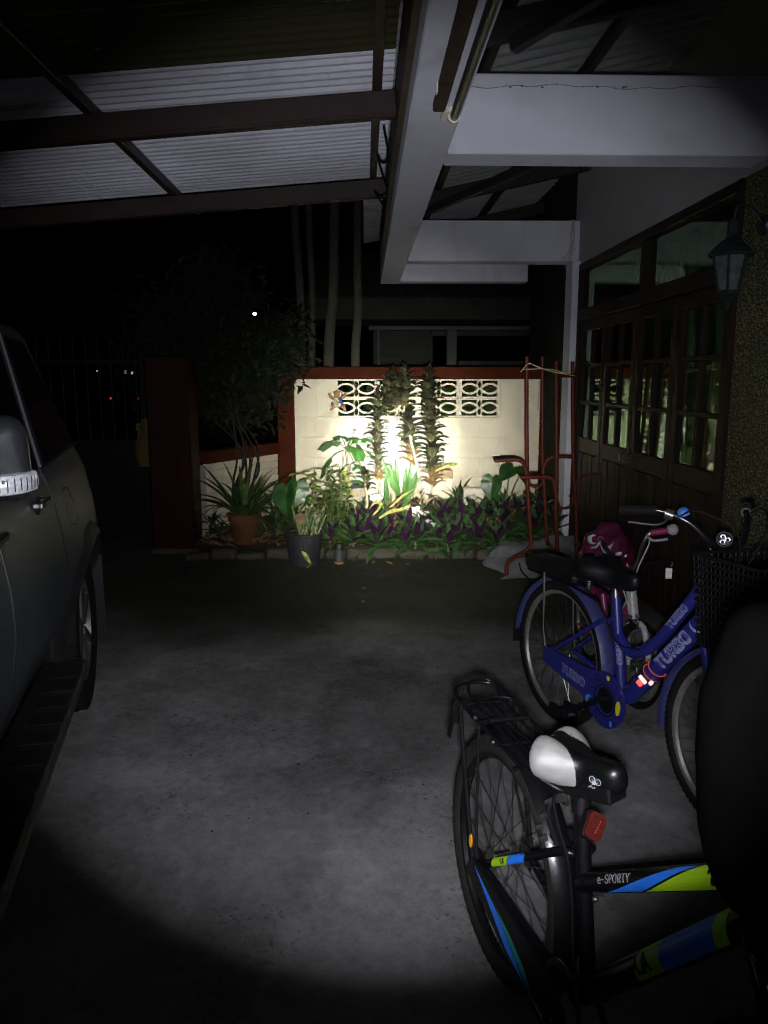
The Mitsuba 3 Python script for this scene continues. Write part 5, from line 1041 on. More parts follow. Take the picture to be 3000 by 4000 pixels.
fr = [tube([bb, st], .0210, 14), tube(upc, .0215, 14), tube([tl0, tl1, bb], .034, 18), tube([hh0, hh1], .022, 14), tube([bb + [0, -.04, 0], bb + [0, .04, 0]], .025, 14)]
for s in (-1, 1): fr += [tube(spline([bb + [-.01, s * .03, .004], [.28, s * .045, .285], [0, s * .068, RU]], 6), .011, 9), tube([[.355, s * .02, .57], [.30, s * .040, .545], [0, s * .068, RU]], .0095, 9)]
part(ub, 'frame', U_(cat(fr)), 'blue_paint', 40)
part(ub, 'seat_post', U_(tube([st, [.325, 0, .705]], .0135, 12)), 'chrome', 40); part(ub, 'seat_collar', U_(tube([st - [-.003, 0, .004], st + [-.004, 0, .020]], .0195, 14)), 'galvanised', 40)
UMs = UM @ trimesh.transformations.translation_matrix([.185, 0, .735]) @ trimesh.transformations.rotation_matrix(-.06, [0, 1, 0])
part(ub, 'saddle', xf(saddle_mesh(.275, .215, .095, .030), UMs), 'black_satin', True); [part(ub, 'saddle_spring', U_(tube([[.235 + .012 * math.cos(a * 4), s * .055 + .012 * math.sin(a * 4), .66 + a * .006] for a in np.linspace(0, 8, 60)], .0028, 5)), 'galvanised', 40) for s in (-1, 1)]
pad = box(-.225, .155, -.072, .072, .650, .708, .028).subdivide().subdivide(); pad.vertices[:, 2] += .012 * np.cos((pad.vertices[:, 0] + .08) * 7) * (pad.vertices[:, 2] > .69)
part(ub, 'rear_seat', U_(pad), 'black_satin', 60, label='black padded rear seat over the wheel')
part(ub, 'seat_piping', U_(tube(spline([[-.215, -.05, .707], [-.225, -.03, .698], [-.227, .03, .698], [-.215, .055, .707]], 5), .003, 6)), 'decal_grey', 40)
for s in (-1, 1): part(ub, 'carrier_stay', U_(tube([[-.05, s * .076, .668], [-.03, s * .078, .42], [0, s * .076, RU]], .005, 8)), 'galvanised', 40)
part(ub, 'carrier', U_(cat([tube(spline([[.30, .05, .63], [.1, .055, .648], [-.20, .055, .648], [-.235, 0, .648], [-.20, -.055, .648], [.1, -.055, .648], [.30, -.05, .63]], 6), .006, 8)] + [tube([[x, -.055, .648], [x, .055, .648]], .005, 7) for x in (-.18, -.05, .1)])), 'black_paint', 40)
# full chain guard
arm = Polygon([(-.01, .045), (.0, -.020), (.30, -.052), (.36, -.10), (.42, .10), (.30, .068)]); disc = Point(.425, -.012).buffer(.108, 40)
gs = arm.union(disc).buffer(-.01).buffer(.018).buffer(-.008)
hole = Point(.425, -.012).buffer(.052, 32)
gM = UM @ frame([0, -.075, RU - .010], [1, 0, -.055], [0, -1, 0])
gk = childkey(ub, 'chain_guard'); scene[gk] = mikit.ply(xf(extrude(gs.difference(hole), .012), gM), 'blue_paint')
dz = trimesh.transformations.translation_matrix
part(gk, 'hub_cover', xf(extrude(hole.buffer(-.002), .006), gM), 'black_plastic')
rings = Point(.425, -.012).buffer(.064, 40).difference(Point(.425, -.012).buffer(.057, 40))
part(gk, 'ring_print', xf(extrude(rings, .0006), gM @ dz([0, 0, .0122])), 'decal_black')
lines = [rings]
for j in range(15):
    a = j * .42 + .2; r0, r1 = .068, .105; p0 = (.425 + r0 * math.cos(a), -.012 + r0 * math.sin(a)); p1 = (.425 + r1 * math.cos(a + .35), -.012 + r1 * math.sin(a + .35)); lines.append(shapely.LineString([p0, p1]).buffer(.0013))
for a in (3.6, 4.2, 2.2): lines.append(Point(.425 + .09 * math.cos(a), -.012 + .09 * math.sin(a)).buffer(.016).difference(Point(.425 + .09 * math.cos(a), -.012 + .09 * math.sin(a)).buffer(.0135)))
part(gk, 'line_print', xf(extrude(shapely.union_all(lines[1:]).intersection(gs.buffer(-.002)), .0006), gM @ dz([0, 0, .0121])), 'decal_black')
for q_ in (affinity.scale(Point(.505, -.01).buffer(.022), .62, 1.35), Point(.432, .082).buffer(.010)): part(gk, 'yellow_print', xf(extrude(q_, .0008), gM @ dz([0, 0, .0122])), 'decal_yellow')
[part(gk, 'sky_print', xf(extrude(q_.intersection(gs), .0008), gM @ dz([0, 0, .0122])), 'decal_sky') for q_ in (Point(.335, -.055).buffer(.026).difference(Point(.350, -.055).buffer(.022)), affinity.scale(Point(.475, -.088).buffer(.010), .7, 1.3))]
def outlined(text, h, o, x, n, r=None, parent=ub, M=UM, nm='lettering'):
    x = np.asarray(x, float) / np.linalg.norm(x); n = np.asarray(n, float) / np.linalg.norm(n); yv = np.cross(n, x); e = h * .05
    a = cat([text_on(text, h, np.asarray(o) + x * e * i + yv * e * j + n * .00001 * q, x, n, True, .0005, r) for q, (i, j) in enumerate(((1, 1), (1, -1), (-1, 1), (-1, -1)))]); b = text_on(text, h, np.array(o) + n * .0006, x, n, False, .0006, r)
    part(parent, nm, xf(a, M), 'decal_outline'); part(parent, nm + '_fill', xf(b, M), 'decal_fill')
outlined('TURBO', .034, [.215, -.0878, RU - .018], [1, 0, -.10], [0, -1, 0], parent=gk)
x_ = tl0 - tl1; x_ /= np.linalg.norm(x_); nv = np.array([.2, -1, -.2]); nv -= x_ * (nv @ x_); nv /= np.linalg.norm(nv)
outlined('TURBO', .044, tl1 + (tl0 - tl1) * .60 + nv * .0345, x_, nv, .034)
part(ub, 'curl_print', U_(cat([xf(m, frame(tl1 + (tl0 - tl1) * f + nv * .0345, x_, nv)) for f, m in ((.88, extrude(Point(0, 0).buffer(.026).difference(Point(.004, .006).buffer(.022)), .001)), (.97, extrude(Point(0, 0).buffer(.010).difference(Point(0, 0).buffer(.007)), .001)))])), 'decal_outline')
su = upc[6] - upc[14]; su /= np.linalg.norm(su); nu = np.array([.2, -1, -.2]); nu -= su * (nu @ su); nu /= np.linalg.norm(nu); outlined('TURBO', .026, (upc[8] + upc[10]) / 2 + nu * .0220, su, nu, .0215)
sv = bb - st; sv /= np.linalg.norm(sv); nv2 = np.array([.75, -.65, .1]); nv2 -= sv * (nv2 @ sv); nv2 /= np.linalg.norm(nv2); outlined('TURBO', .020, bb + (st - bb) * .44 + nv2 * .0215, sv, nv2, .021)
ck = childkey(ub, 'crank'); scene[ck] = mikit.ply(U_(cat([pbox(bb + [0, -.105, 0], bb + [-.125, -.110, -.085], .014, .022), tube([bb + [0, -.115, 0], bb + [0, -.08, 0]], .015, 12)])), 'black_satin', 30)
part(ck, 'pedal', U_(cat([box(.24, .35, -.215, -.195, .175, .203), box(.24, .35, -.145, -.125, .175, .203), box(.275, .315, -.195, -.145, .180, .198)])), 'black_plastic')
part(ub, 'kickstand', U_(tube([[.02, .085, RU - .03], [-.05, .20, .006]], .007, 8)), 'galvanised', 40)
part(ub, 'frame_cable', U_(tube(spline([[.30, -.035, .60], [.27, -.045, .645], [.33, -.05, .60], [.40, -.03, .49], [.52, -.024, .50]], 6), .003, 6)), 'black_rubber', 40)
# front of the blue bicycle
wheel(ub, at_(UM, .978, 0, RU), RU, .024, 90, 36, 'black_rubber', 'alloy', 'spoke_steel')
part(ub, 'mudguard', xf(fender(RU + .020, .066, 40, 191), at_(UM, .978, 0, RU)), 'blue_fender', 50)
fk = childkey(ub, 'fork'); scene[fk] = mikit.ply(U_(cat([tube(spline([hh0 + [.003, 0, -.015], hh0 + [.012, s * .05, -.045], [.89, s * .054, .52], [.945, s * .055, .37], [.978, s * .056, RU]], 6), .0135, 10) for s in (-1, 1)])), 'blue_paint', 40)
fv = np.array([.93, -.055, .40]) - np.array([.88, -.054, .56]); fv /= np.linalg.norm(fv); fn_ = np.array([.7, -.75, .2]); fn_ -= fv * (fn_ @ fv); fn_ /= np.linalg.norm(fn_); outlined('TURBO', .018, np.array([.905, -.0545, .478]) + fn_ * .0140, fv, fn_, .0135, parent=fk)
sm0 = np.array([.79, 0, .95]); part(ub, 'stem', U_(cat([tube([hh1, sm0], .0135, 12), tube([sm0, sm0 + [.055, 0, .012]], .014, 12), tube([hh1 - [0, 0, .006], hh1 + [-.003, 0, .014]], .025, 16)])), 'black_paint', 40)
hc = sm0 + np.array([.055, 0, .012])
bar_ = spline([hc + [-.17, -.285, .100], hc + [-.10, -.19, .105], hc + [-.03, -.125, .075], hc + [.01, -.075, .02], hc + [.012, -.03, 0], hc + [.012, .03, 0], hc + [.01, .075, .02], hc + [-.03, .125, .075], hc + [-.10, .19, .105], hc + [-.17, .285, .100]], 8)
part(ub, 'handlebar', U_(tube(bar_, .0115, 12)), 'black_paint', 40)
for s in (-1, 1):
    g0, g1 = hc + [-.175, s * .292, .100], hc + [-.105, s * .197, .105]; g = np.linspace(0, 1, 26)[:, None]
    part(ub, 'grip', U_(tube(g0 * (1 - g) + g1 * g, .0165 + .0012 * (np.arange(26) % 2), 14)), 'black_rubber', 30)
    lv = childkey(ub, 'brake_lever'); scene[lv] = mikit.ply(U_(tube(spline([hc + [-.075, s * .165, .085], hc + [-.09, s * .20, .060], hc + [-.15, s * .27, .062]], 6), .0058, 8)), 'black_satin', 40)
    part(lv, 'clamp', U_(tube([hc + [-.085, s * .176, .098], hc + [-.066, s * .158, .093]], .017, 12)), 'galvanised', 40)
part(ub, 'bell', U_(cat([xf(lathe([(.0001, .022), (.012, .020), (.019, .010), (.020, 0), (.0001, 0)], 20), frame(hc + [-.045, -.135, .100], [1, 0, 0], [-.2, -.4, 1]))])), 'decal_sky', 40)
for s in (-1, 1): part(ub, 'control_cable', U_(tube(spline([hc + [-.06, s * .155, .085], hc + [.02, s * .14, .12], hc + [.11, s * .06, .06], hc + [.07, s * .01, -.10], [.86, s * .02, .74]], 8), .0030, 6)), 'black_rubber', 40)
hl_ = childkey(ub, 'headlight'); HM = UM @ frame(hc + [.020, -.018, .030], [0, 0, 1], [.75, -.78, .12])
scene[hl_] = mikit.ply(xf(lathe([(.0001, -.055), (.015, -.055), (.015, -.03), (.0165, -.03), (.0165, -.026), (.015, -.026), (.015, -.020), (.0165, -.020), (.0165, -.016), (.015, -.016), (.017, .0), (.024, .012), (.025, .034), (.022, .034), (.021, .022), (.0001, .018)], 28), HM), 'black_satin', 30)
part(hl_, 'reflector', xf(cat([mv(lathe([(.0085, .004), (.006, .0), (.0001, -.002)], 12), .0095 * math.cos(a), .0095 * math.sin(a), .026) for a in (.5, 2.6, 4.7)]), HM), 'chrome', 40)
part(hl_, 'clamp', U_(tube([hc + [.012, -.034, .0], hc + [.012, -.008, .0]], .019, 12)), 'black_plastic', 40)
bs_ = childkey(ub, 'basket'); bx0, bx1, by_, bz0, bz1 = .90, 1.15, .175, .665, .955
rim = lambda z, k: tube(np.array([[bx0 + .02 * k, -by_ + .03 * k, z], [bx1 - .02 * k, -by_ + .03 * k, z], [bx1 - .02 * k, by_ - .03 * k, z], [bx0 + .02 * k, by_ - .03 * k, z]]), .006, 6, closed=True)
wires = [rim(bz1, 0), rim(bz0, 1), rim((bz0 + bz1) / 2, .5)]
for t in np.linspace(0, 1, 15):
    for s in (-1, 1): wires.append(tube([[bx0 + (bx1 - bx0) * t, s * by_, bz1], [bx0 + .02 + (bx1 - bx0 - .04) * t, s * (by_ - .03), bz0]], .0022, 5))
    y = -by_ + 2 * by_ * t; wires += [tube([[bx0, y, bz1], [bx0 + .02, y * .83, bz0]], .0022, 5), tube([[bx1, y, bz1], [bx1 - .02, y * .83, bz0]], .0022, 5), tube([[bx0 + .02, y * .83, bz0], [bx1 - .02, y * .83, bz0]], .0022, 5)]
for z in np.linspace(bz0, bz1, 13)[1:-1]: wires.append(rim(z, 1 - (z - bz0) / (bz1 - bz0)))
scene[bs_] = mikit.ply(U_(cat(wires)), 'black_plastic', 30)
part(bs_, 'liner', U_(cat([box(bx0 + .026, bx1 - .026, -by_ + .036, by_ - .036, bz0 + .006, bz0 + .012), box(bx0 + .022, bx0 + .025, -by_ + .034, by_ - .034, bz0 + .01, bz1 - .03), box(bx1 - .026, bx1 - .023, -by_ + .034, by_ - .034, bz0 + .01, bz1 - .03), box(bx0 + .03, bx1 - .03, -by_ + .030, -by_ + .033, bz0 + .01, bz1 - .03), box(bx0 + .03, bx1 - .03, by_ - .033, by_ - .030, bz0 + .01, bz1 - .03)])), 'near_black')
# safety lamp on the down tube; its emission stands in for reflected torchlight
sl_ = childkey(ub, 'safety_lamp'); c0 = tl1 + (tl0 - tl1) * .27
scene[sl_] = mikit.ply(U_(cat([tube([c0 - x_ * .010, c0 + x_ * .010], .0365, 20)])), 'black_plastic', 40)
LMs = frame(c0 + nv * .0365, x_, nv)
scene[childkey(sl_, 'retro_glow_lens')] = {**mikit.ply(U_(xf(cat([box(-.018, -.002, -.018, .018, 0, .010, .004)]), LMs)), 'decal_white'), 'emitter': lamp((1.0, .62, .55), 1.3)}
scene[childkey(sl_, 'retro_glow_lens')] = {**mikit.ply(U_(xf(cat([box(-.050, -.026, -.012, .012, -.004, .006, .005)]), LMs)), 'red_lens'), 'emitter': lamp((1.0, .10, .07), 1.5)}
scene[childkey(sl_, 'retro_glow_lens')] = {**mikit.ply(U_(xf(cat([box(-.010, .012, -.034, -.020, -.012, -.001, .004)]), LMs)), 'red_lens'), 'emitter': lamp((1.0, .55, .5), 1.4)}
scene[childkey(sl_, 'retro_glow_ring')] = {**mikit.ply(U_(cat([tube([c0 + x_ * .045 + .0362 * (nv * math.cos(a) + np.cross(x_, nv) * math.sin(a)) for a in np.linspace(-1.5, 2.0, 16)], .0014, 5), tube([c0 + x_ * .012 + .0378 * (nv * math.cos(a) + np.cross(x_, nv) * math.sin(a)) for a in np.linspace(-2.6, 1.2, 16)], .0014, 5)])), 'red_lens', 30), 'emitter': lamp((1.0, .12, .10), .55)}

# ---- the child's bicycle
KM = bikeM(1.215, 4.02, -1.48, -.05); RK = .20; K_ = lambda m: xf(m, KM)
kb = thing('child_bicycle', 'small white and pink child bicycle with chrome handlebar behind the blue bicycle', 'bicycle')
wheel(kb, at_(KM, 0, 0, RK), RK, .021, 50, 20, 'black_rubber', 'alloy', 'spoke_steel'); KF = KM @ trimesh.transformations.rotation_matrix(-.95, np.array([-.04, 0, .14]) / np.hypot(.04, .14), [.565, 0, .405]); KF_ = lambda m: xf(m, KF)
wheel(kb, at_(KF, .62, 0, RK), RK, .021, 50, 20, 'black_rubber', 'alloy', 'spoke_steel')
kh0, kh1 = np.array([.565, 0, .405]), np.array([.525, 0, .545])
part(kb, 'frame', K_(cat([tube([[.26, 0, .19], [.19, 0, .42]], .015, 12), tube([[.0, .05, RK], [.26, .03, .19]], .009, 8), tube([[.0, -.05, RK], [.26, -.03, .19]], .009, 8)])), 'pink_paint', 40)
part(kb, 'down_tube', K_(tube([[.26, 0, .19], [.40, 0, .33], [.55, 0, .47]], .026, 14)), 'pink_paint', 40, label='pink down tube fading to white')
part(kb, 'head_tube', K_(tube([kh0, kh1], .024, 16)), 'white_paint', 40); part(kb, 'headset', K_(cat([tube([kh0 - [-.003, 0, .014], kh0], .026, 16), tube([kh1, kh1 + [-.003, 0, .014]], .026, 16)])), 'black_satin', 40)
part(kb, 'upper_tube', K_(tube([[.42, 0, .34], [.545, 0, .50]], .024, 12)), 'white_paint', 40)
part(kb, 'badge', K_(xf(extrude(affinity.scale(Point(0, 0).buffer(.016), .8, 1.7).difference(affinity.scale(Point(0, 0).buffer(.011), .8, 1.7)), .001), frame([.555, -.018, .475], [.7, -.7, 0], [.7, -.7, .1]))), 'decal_yellow')
part(kb, 'fork', KF_(cat([tube(spline([kh0 - [0, 0, .015], kh0 + [.006, s * .03, -.03], [.585, s * .048, .34], [.62, s * .050, RK]], 6), .015, 10) for s in (-1, 1)])), 'white_paint', 40)
part(kb, 'stem', KF_(tube([kh1, [.51, 0, .615]], .011, 10)), 'chrome', 40); part(kb, 'stem_clamp', KF_(tube([[.50, -.03, .62], [.52, .03, .62]], .017, 12)), 'galvanised', 40)
kbar = spline([[.42, -.195, .765], [.465, -.135, .775], [.49, -.10, .735], [.505, -.05, .65], [.51, 0, .622], [.505, .05, .65], [.49, .10, .735], [.465, .135, .775], [.42, .195, .765]], 8); part(kb, 'handlebar', KF_(tube(kbar, .0095, 12)), 'chrome', 40)
for s in (-1, 1):
    g0, g1 = np.array([.41, s * .205, .765]), np.array([.462, s * .130, .775]); g = np.linspace(0, 1, 22)[:, None]
    part(kb, 'grip', KF_(tube(g0 * (1 - g) + g1 * g, .0155 + .0012 * (np.arange(22) % 2), 12)), 'pink_rubber', 30)
    part(kb, 'grip_end', KF_(blob(g0 + [-.004, s * .006, 0], .026, 3, .3, 2)), 'white_paint', True); part(kb, 'brake_lever', KF_(tube(spline([[.478, s * .12, .77], [.485, s * .15, .745], [.45, s * .20, .735]], 5), .0062, 7)), 'white_paint', 40)
    part(kb, 'cable', KF_(tube(spline([[.475, s * .125, .77], [.56, s * .12 + .05, .75], [.60, s * .05 + .05, .64], [.60, .01, .48], [.575, 0, .385]], 8), .0030, 6)), 'cable_white', 40)
RFp = atY(2612, 2240, 3.34)
part(kb, 'front_reflector', xf(box(-.014, .014, -.024, .024, 0, .008, .002), frame(RFp, [.93, -.35, 0], [-.32, -.88, .22])), 'reflector_white')
part(kb, 'reflector_arm', tube(spline([(KF @ [.508, .03, .64, 1])[:3], RFp + [.01, .02, .05], RFp + [.004, .012, .01]], 5), .005, 7), 'black_plastic', 40)
part(kb, 'saddle', xf(saddle_mesh(.20, .15, .06, .025), KM @ trimesh.transformations.translation_matrix([.08, 0, .47])), 'pink_plastic', True)
part(kb, 'mudguard', xf(fender(RK + .016, .05, 20, 160), at_(KM, 0, 0, RK)), 'pink_paint', 50); part(kb, 'brake_caliper', KF_(cat([tube(spline([[.585, s * .03, .43], [.60, s * .035, .40], [.60, s * .028, .375]], 4), .006, 7) for s in (-1, 1)] + [blob([.60, 0, .425], .012, 1, .2, 1)])), 'galvanised', 30)
pbag = blob([0, 0, 0], 1.0, 5, .22, 4, (.15, .15, .21)); pbag.vertices += (meshkit.fbm(pbag.vertices * 9, 3)[:, None] - .5) * .035 * (pbag.vertices / np.linalg.norm(pbag.vertices, axis=1, keepdims=True))
BC = atY(2370, 2205, 4.05); bagk = thing('pink_bag', 'crumpled dark pink plastic bag on the child bicycle, behind the black saddle', 'bag')
part(bagk, 'sheet', mv(pbag, *BC), 'pink_plastic', True)
rg = random.Random(3); bits = []
for j in range(16):
    d = np.array([rg.uniform(-.8, .5), -1, rg.uniform(-.3, .7)]); d /= np.linalg.norm(d); loc, _, _ = pbag.ray.intersects_location([[0, 0, 0]], [d])
    if len(loc): p = loc[-1]; bits.append(xf(blob([0, 0, 0], rg.uniform(.006, .014), j, .5, 1, (1.6, .2, .8)), frame(BC + p + d * .002, [rg.uniform(-1, 1), .2, rg.uniform(-1, 1)], [0, 0, 1])))
part(bagk, 'print', cat(bits), 'decal_white', True, kind='stuff')

# ================================================================ red tubular rack, grey sack
rack = thing('red_rack', 'tall red rack of bent steel tubes standing before the right end of the wall', 'rack')
def RP(pts, y): return [atY(1750 + a / 2.212, 1350 + b / 2.212, (y[i] if isinstance(y, (list, tuple)) else y)) for i, (a, b) in enumerate(pts)]
YN, YB = 5.85, 6.25; r = .0155
def rt_(pts, y, name='tube', rr=r, n=5): part(rack, name, tube(spline(RP(pts, y), n), rr, 12), 'rack_red', 40)
rt_([(680, 95), (680, 600), (684, 1120), (702, 1450), (716, 1650), (708, 1735), (660, 1780), (560, 1835), (512, 1885), (506, 1960), (508, 2020)], [YN] * 7 + [YN - .03, YN - .06, YN - .07, YN - .07], 'upright')
rt_([(935, 135), (936, 700), (940, 1200), (930, 1450), (940, 1650), (948, 1885)], YN - .05, 'upright')
rt_([(815, 95), (815, 600), (818, 1000), (838, 1350), (854, 1620), (862, 1725)], YB, 'upright')
rt_([(1078, 140), (1080, 700), (1086, 1100), (1104, 1350), (1110, 1650), (1114, 1900)], YB - .2, 'upright')
rt_([(408, 995), (520, 988), (590, 985), (640, 1005), (668, 1060), (682, 1150), (690, 1260)], YN - .03, 'hooked_arm'); rt_([(630, 1140), (760, 1136), (850, 1135), (900, 1155), (924, 1200), (934, 1290)], YN - .085, 'hooked_arm')
rt_([(1075, 962), (980, 958), (900, 966), (850, 1000), (826, 1060), (818, 1140)], YB - .1, 'hooked_arm'); rt_([(1330, 1105), (1240, 1108), (1160, 1130), (1115, 1180), (1098, 1260), (1096, 1330)], YB - .24, 'hooked_arm', .011)
part(rack, 'rubber_sleeve', tube(spline(RP([(396, 988), (500, 978), (585, 975)], YN - .03), 5), .0125, 10), 'black_rubber', 40)
rt_([(700, 1160), (708, 1200), (740, 1220), (790, 1212), (812, 1180)], YN + .15, 'hook', .008); rt_([(950, 1340), (962, 1390), (1000, 1408), (1050, 1395), (1078, 1340), (1072, 1300), (1046, 1300)], YN + .05, 'hook', .009)
part(rack, 'crossbar', tube(RP([(700, 1116), (815, 1112)], [YN, YB]), .013, 10), 'rack_red', 40); part(rack, 'crossbar', tube(RP([(918, 262), (1105, 262)], [YN, YB - .2]), .013, 10), 'rack_red', 40)
part(rack, 'base_bar', tube(RP([(590, 1818), (800, 1806), (985, 1800)], YN - .03), .015, 10), 'rack_red', 40); part(rack, 'crossbar', tube(RP([(855, 1700), (945, 1790)], [YB, YN - .03]), .012, 10), 'rack_red', 40)
part(rack, 'foot', tube(RP([(508, 2010), (508, 2062)], YN - .07), .021, 10), 'black_rubber', 40)
wr = [tube(spline(RP(p, YN - .07), 6), .0035, 5) for p in ([(625, 230), (690, 160), (760, 175), (860, 215), (1000, 245), (1095, 262)], [(640, 205), (700, 205), (815, 200), (930, 215), (1010, 240)], [(700, 150), (800, 195), (940, 235), (1060, 225), (1000, 200)])]
part(rack, 'tied_wire', cat(wr), 'stem_pale', 30); part(rack, 'hanging_thread', cat([tube(spline(RP([(430, 1000), (436, 1040), (430, 1080)], YN - .03), 4), .002, 4)]), 'cable_white')
sx, sy = np.meshgrid(np.linspace(0, 1, 60), np.linspace(0, 1, 50), indexing='ij')
SG = np.stack([1.02 + .83 * sx + .06 * np.sin(sy * 9), 5.70 + .95 * sy + .05 * np.sin(sx * 7), 0 * sx], -1)
hz = np.clip(np.minimum(np.minimum(sx, 1 - sx) * 6, np.minimum(sy * 7, (1 - sy) * 6)), 0, 1) ** .6
SG[..., 2] = .010 + hz * (.035 + .16 * sy * (.55 + .45 * sx) + .10 * (meshkit.fbm(np.stack([sx * 5, sy * 5, sx * 0], -1), 4) - .45) + .035 * np.abs(meshkit.fbm(np.stack([sx * 11 + 4, sy * 9, sx * 0 + 3], -1), 3) - .5))
single('grey_sack', slab(SG, (0, 0, -.004)), 'sack', 'crumpled grey plastic sheet lying under the red rack', 'sheet', 50)
single('thin_hose', tube(spline([atZ(2028, 2200, .13), atZ(2036, 2228, .07), atZ(2062, 2258, .025), atZ(2096, 2284, .012), atZ(2150, 2305, .012)], 8), .006, 7), 'black_rubber', 'thin dark hose curling off the grey plastic sheet onto the concrete', 'hose', 40)

# ================================================================ the parked vehicle on the left
rs_ = np.array([-.215, .977, 0]); no_ = np.array([.977, .215, 0]); VM = np.eye(4); VM[:3, 0], VM[:3, 1], VM[:3, 3] = no_, rs_, (-1.27, 3.49, 0)
V_ = lambda m: xf(m, VM)
car = thing('parked_suv', 'dark grey utility vehicle with folded-out mirror parked along the left edge', 'vehicle')
def profile(s):
    hood = np.clip((-s - 1.55) / .75, 0, 1); hood = hood * hood * (3 - 2 * hood); fl = .030 * math.exp(-(s / .46) ** 4)
    tail = np.clip((s - .38) / .20, 0, 1) ** 2 * .10
    low = [(-.22, .40), (-.085, .47), (-.028 + fl * .6, .62), (fl * 1.0, .80), (-.004 + fl * .4, .93), (-.018, 1.02), (-.028, 1.075), (-.052, 1.135), (-.068, 1.165)]
    hi = [(-.118, 1.30), (-.190, 1.50), (-.262, 1.695), (-.300, 1.735), (-.38, 1.762), (-.62, 1.785)]
    hh_ = [(-.10, 1.150), (-.14, 1.155), (-.20, 1.16), (-.28, 1.165), (-.38, 1.17), (-.62, 1.18)]
    P = low + [(a[0] * (1 - hood) + b[0] * hood, a[1] * (1 - hood) + b[1] * hood) for a, b in zip(hi, hh_)]
    if tail: P = [(x - tail * (1 if z > .5 else .5), z) for x, z in P]
    return P + [(-1.8 - x, z) for x, z in P[::-1]]
ss = np.concatenate([np.linspace(-3.1, -2.4, 5), np.linspace(-2.3, -1.5, 12), np.linspace(-1.4, -.6, 7), np.linspace(-.55, .36, 26), np.linspace(.40, .58, 9)])
PR = np.array([[(x, s, z) for x, z in profile(s)] for s in ss]); ns, npf = PR.shape[:2]; F = []
for i in range(ns - 1):
    for j in range(npf):
        a, b, c, d = i * npf + j, i * npf + (j + 1) % npf, (i + 1) * npf + (j + 1) % npf, (i + 1) * npf + j; F += [[a, b, c], [a, c, d]]
for i, rev in ((0, True), (ns - 1, False)):
    o = i * npf
    for j in range(npf // 2 - 1):
        q = [o + j, o + j + 1, o + npf - 2 - j, o + npf - 1 - j]; t = [[q[0], q[1], q[2]], [q[0], q[2], q[3]]]; F += [x[::-1] for x in t] if rev else t
body = TM(PR.reshape(-1, 3), F); body.merge_vertices(); trimesh.repair.fix_normals(body)
mb = manifold3d.Manifold(manifold3d.Mesh(np.asarray(body.vertices, np.float32), np.asarray(body.faces, np.uint32)))
for s0 in (0.0, -2.62):
    mb = mb - manifold3d.Manifold.cylinder(.42, .435, .435, 64).rotate([0, 90, 0]).translate([-.36, s0, .375])
part(car, 'body', V_(TM(mb.to_mesh().vert_properties[:, :3], mb.to_mesh().tri_verts)), 'car_body', 22)
def side(s, z):
    """A point on the vehicle's side and the offset of its surface there."""
    P = profile(s)[:15]; zz = [p[1] for p in P]; return np.interp(z, zz, [p[0] for p in P])
def sline(pts, r, matl, name, off=.001, n=8, **kw):
    Q = spline(np.array([[0, s, z] for s, z in pts]), n); Q[:, 0] = [side(s, z) + off for _, s, z in Q]; part(car, name, V_(tube(Q, r, 7)), matl, 40, **kw)
def glass(name, corners, matl='tinted_glass', off=.006):
    (s0, z0), (s1, z1), (s2, z2), (s3, z3) = corners; V = []
    for t in np.linspace(0, 1, 10):
        V.append([[0, (s0 * (1 - u) + s1 * u) * (1 - t) + (s3 * (1 - u) + s2 * u) * t, (z0 * (1 - u) + z1 * u) * (1 - t) + (z3 * (1 - u) + z2 * u) * t] for u in np.linspace(0, 1, 12)])
    V = np.array(V)
    for row in V:
        for q in row: q[0] = side(q[1], q[2]) + off
    part(car, name, V_(slab(V, (.003, 0, 0))), matl, 40)
glass('window', ((-.46, 1.175), (.40, 1.20), (.27, 1.665), (-.08, 1.675)))
glass('window', ((-1.02, 1.175), (-.60, 1.175), (-.24, 1.675), (-.98, 1.675)))
glass('window', ((-1.98, 1.175), (-1.10, 1.175), (-1.06, 1.675), (-1.60, 1.66)))
sline([(-.552, 1.17), (-.36, 1.42), (-.150, 1.69)], .0050, 'trim_bright', 'pillar_trim', .008)
sline([(-.60, 1.165), (-.20, 1.17), (.40, 1.185)], .010, 'car_trim', 'belt_moulding', .006); sline([(-2.0, 1.165), (-1.3, 1.165), (-.62, 1.165)], .010, 'car_trim', 'belt_moulding', .006)
sline([(-1.43, 1.165), (-1.44, .95), (-1.435, .70), (-1.42, .52)], .0045, 'car_trim', 'door_gap'); sline([(-.56, 1.16), (-.575, 1.02), (-.55, .86), (-.50, .76)], .0045, 'car_trim', 'door_gap')
sline([(-.36, 1.05), (-.36, .92), (-.20, .92), (-.20, 1.05), (-.36, 1.05)], .0025, 'car_trim', 'fuel_flap', n=2)
for s0 in (-.863, -1.524):
    o0 = side(s0, 1.06); part(car, 'door_handle', V_(cat([xf(box(-.075, .075, -.012, .012, 0, .016, .006), frame([o0 + .018, s0, 1.085], [0, 1, 0], [1, 0, 0])), box(o0 - .004, o0 + .02, s0 - .072, s0 - .050, 1.075, 1.095), box(o0 - .004, o0 + .02, s0 + .050, s0 + .072, 1.075, 1.095)])), 'chrome', 30)
    part(car, 'handle_cup', V_(mv(blob([0, 0, 0], .04, 2, 0, 2, (.12, 1.4, .8)), o0 + .001, s0, 1.075)), 'car_trim', True)
fa = np.radians(np.linspace(-12, 192, 50)); FL = []
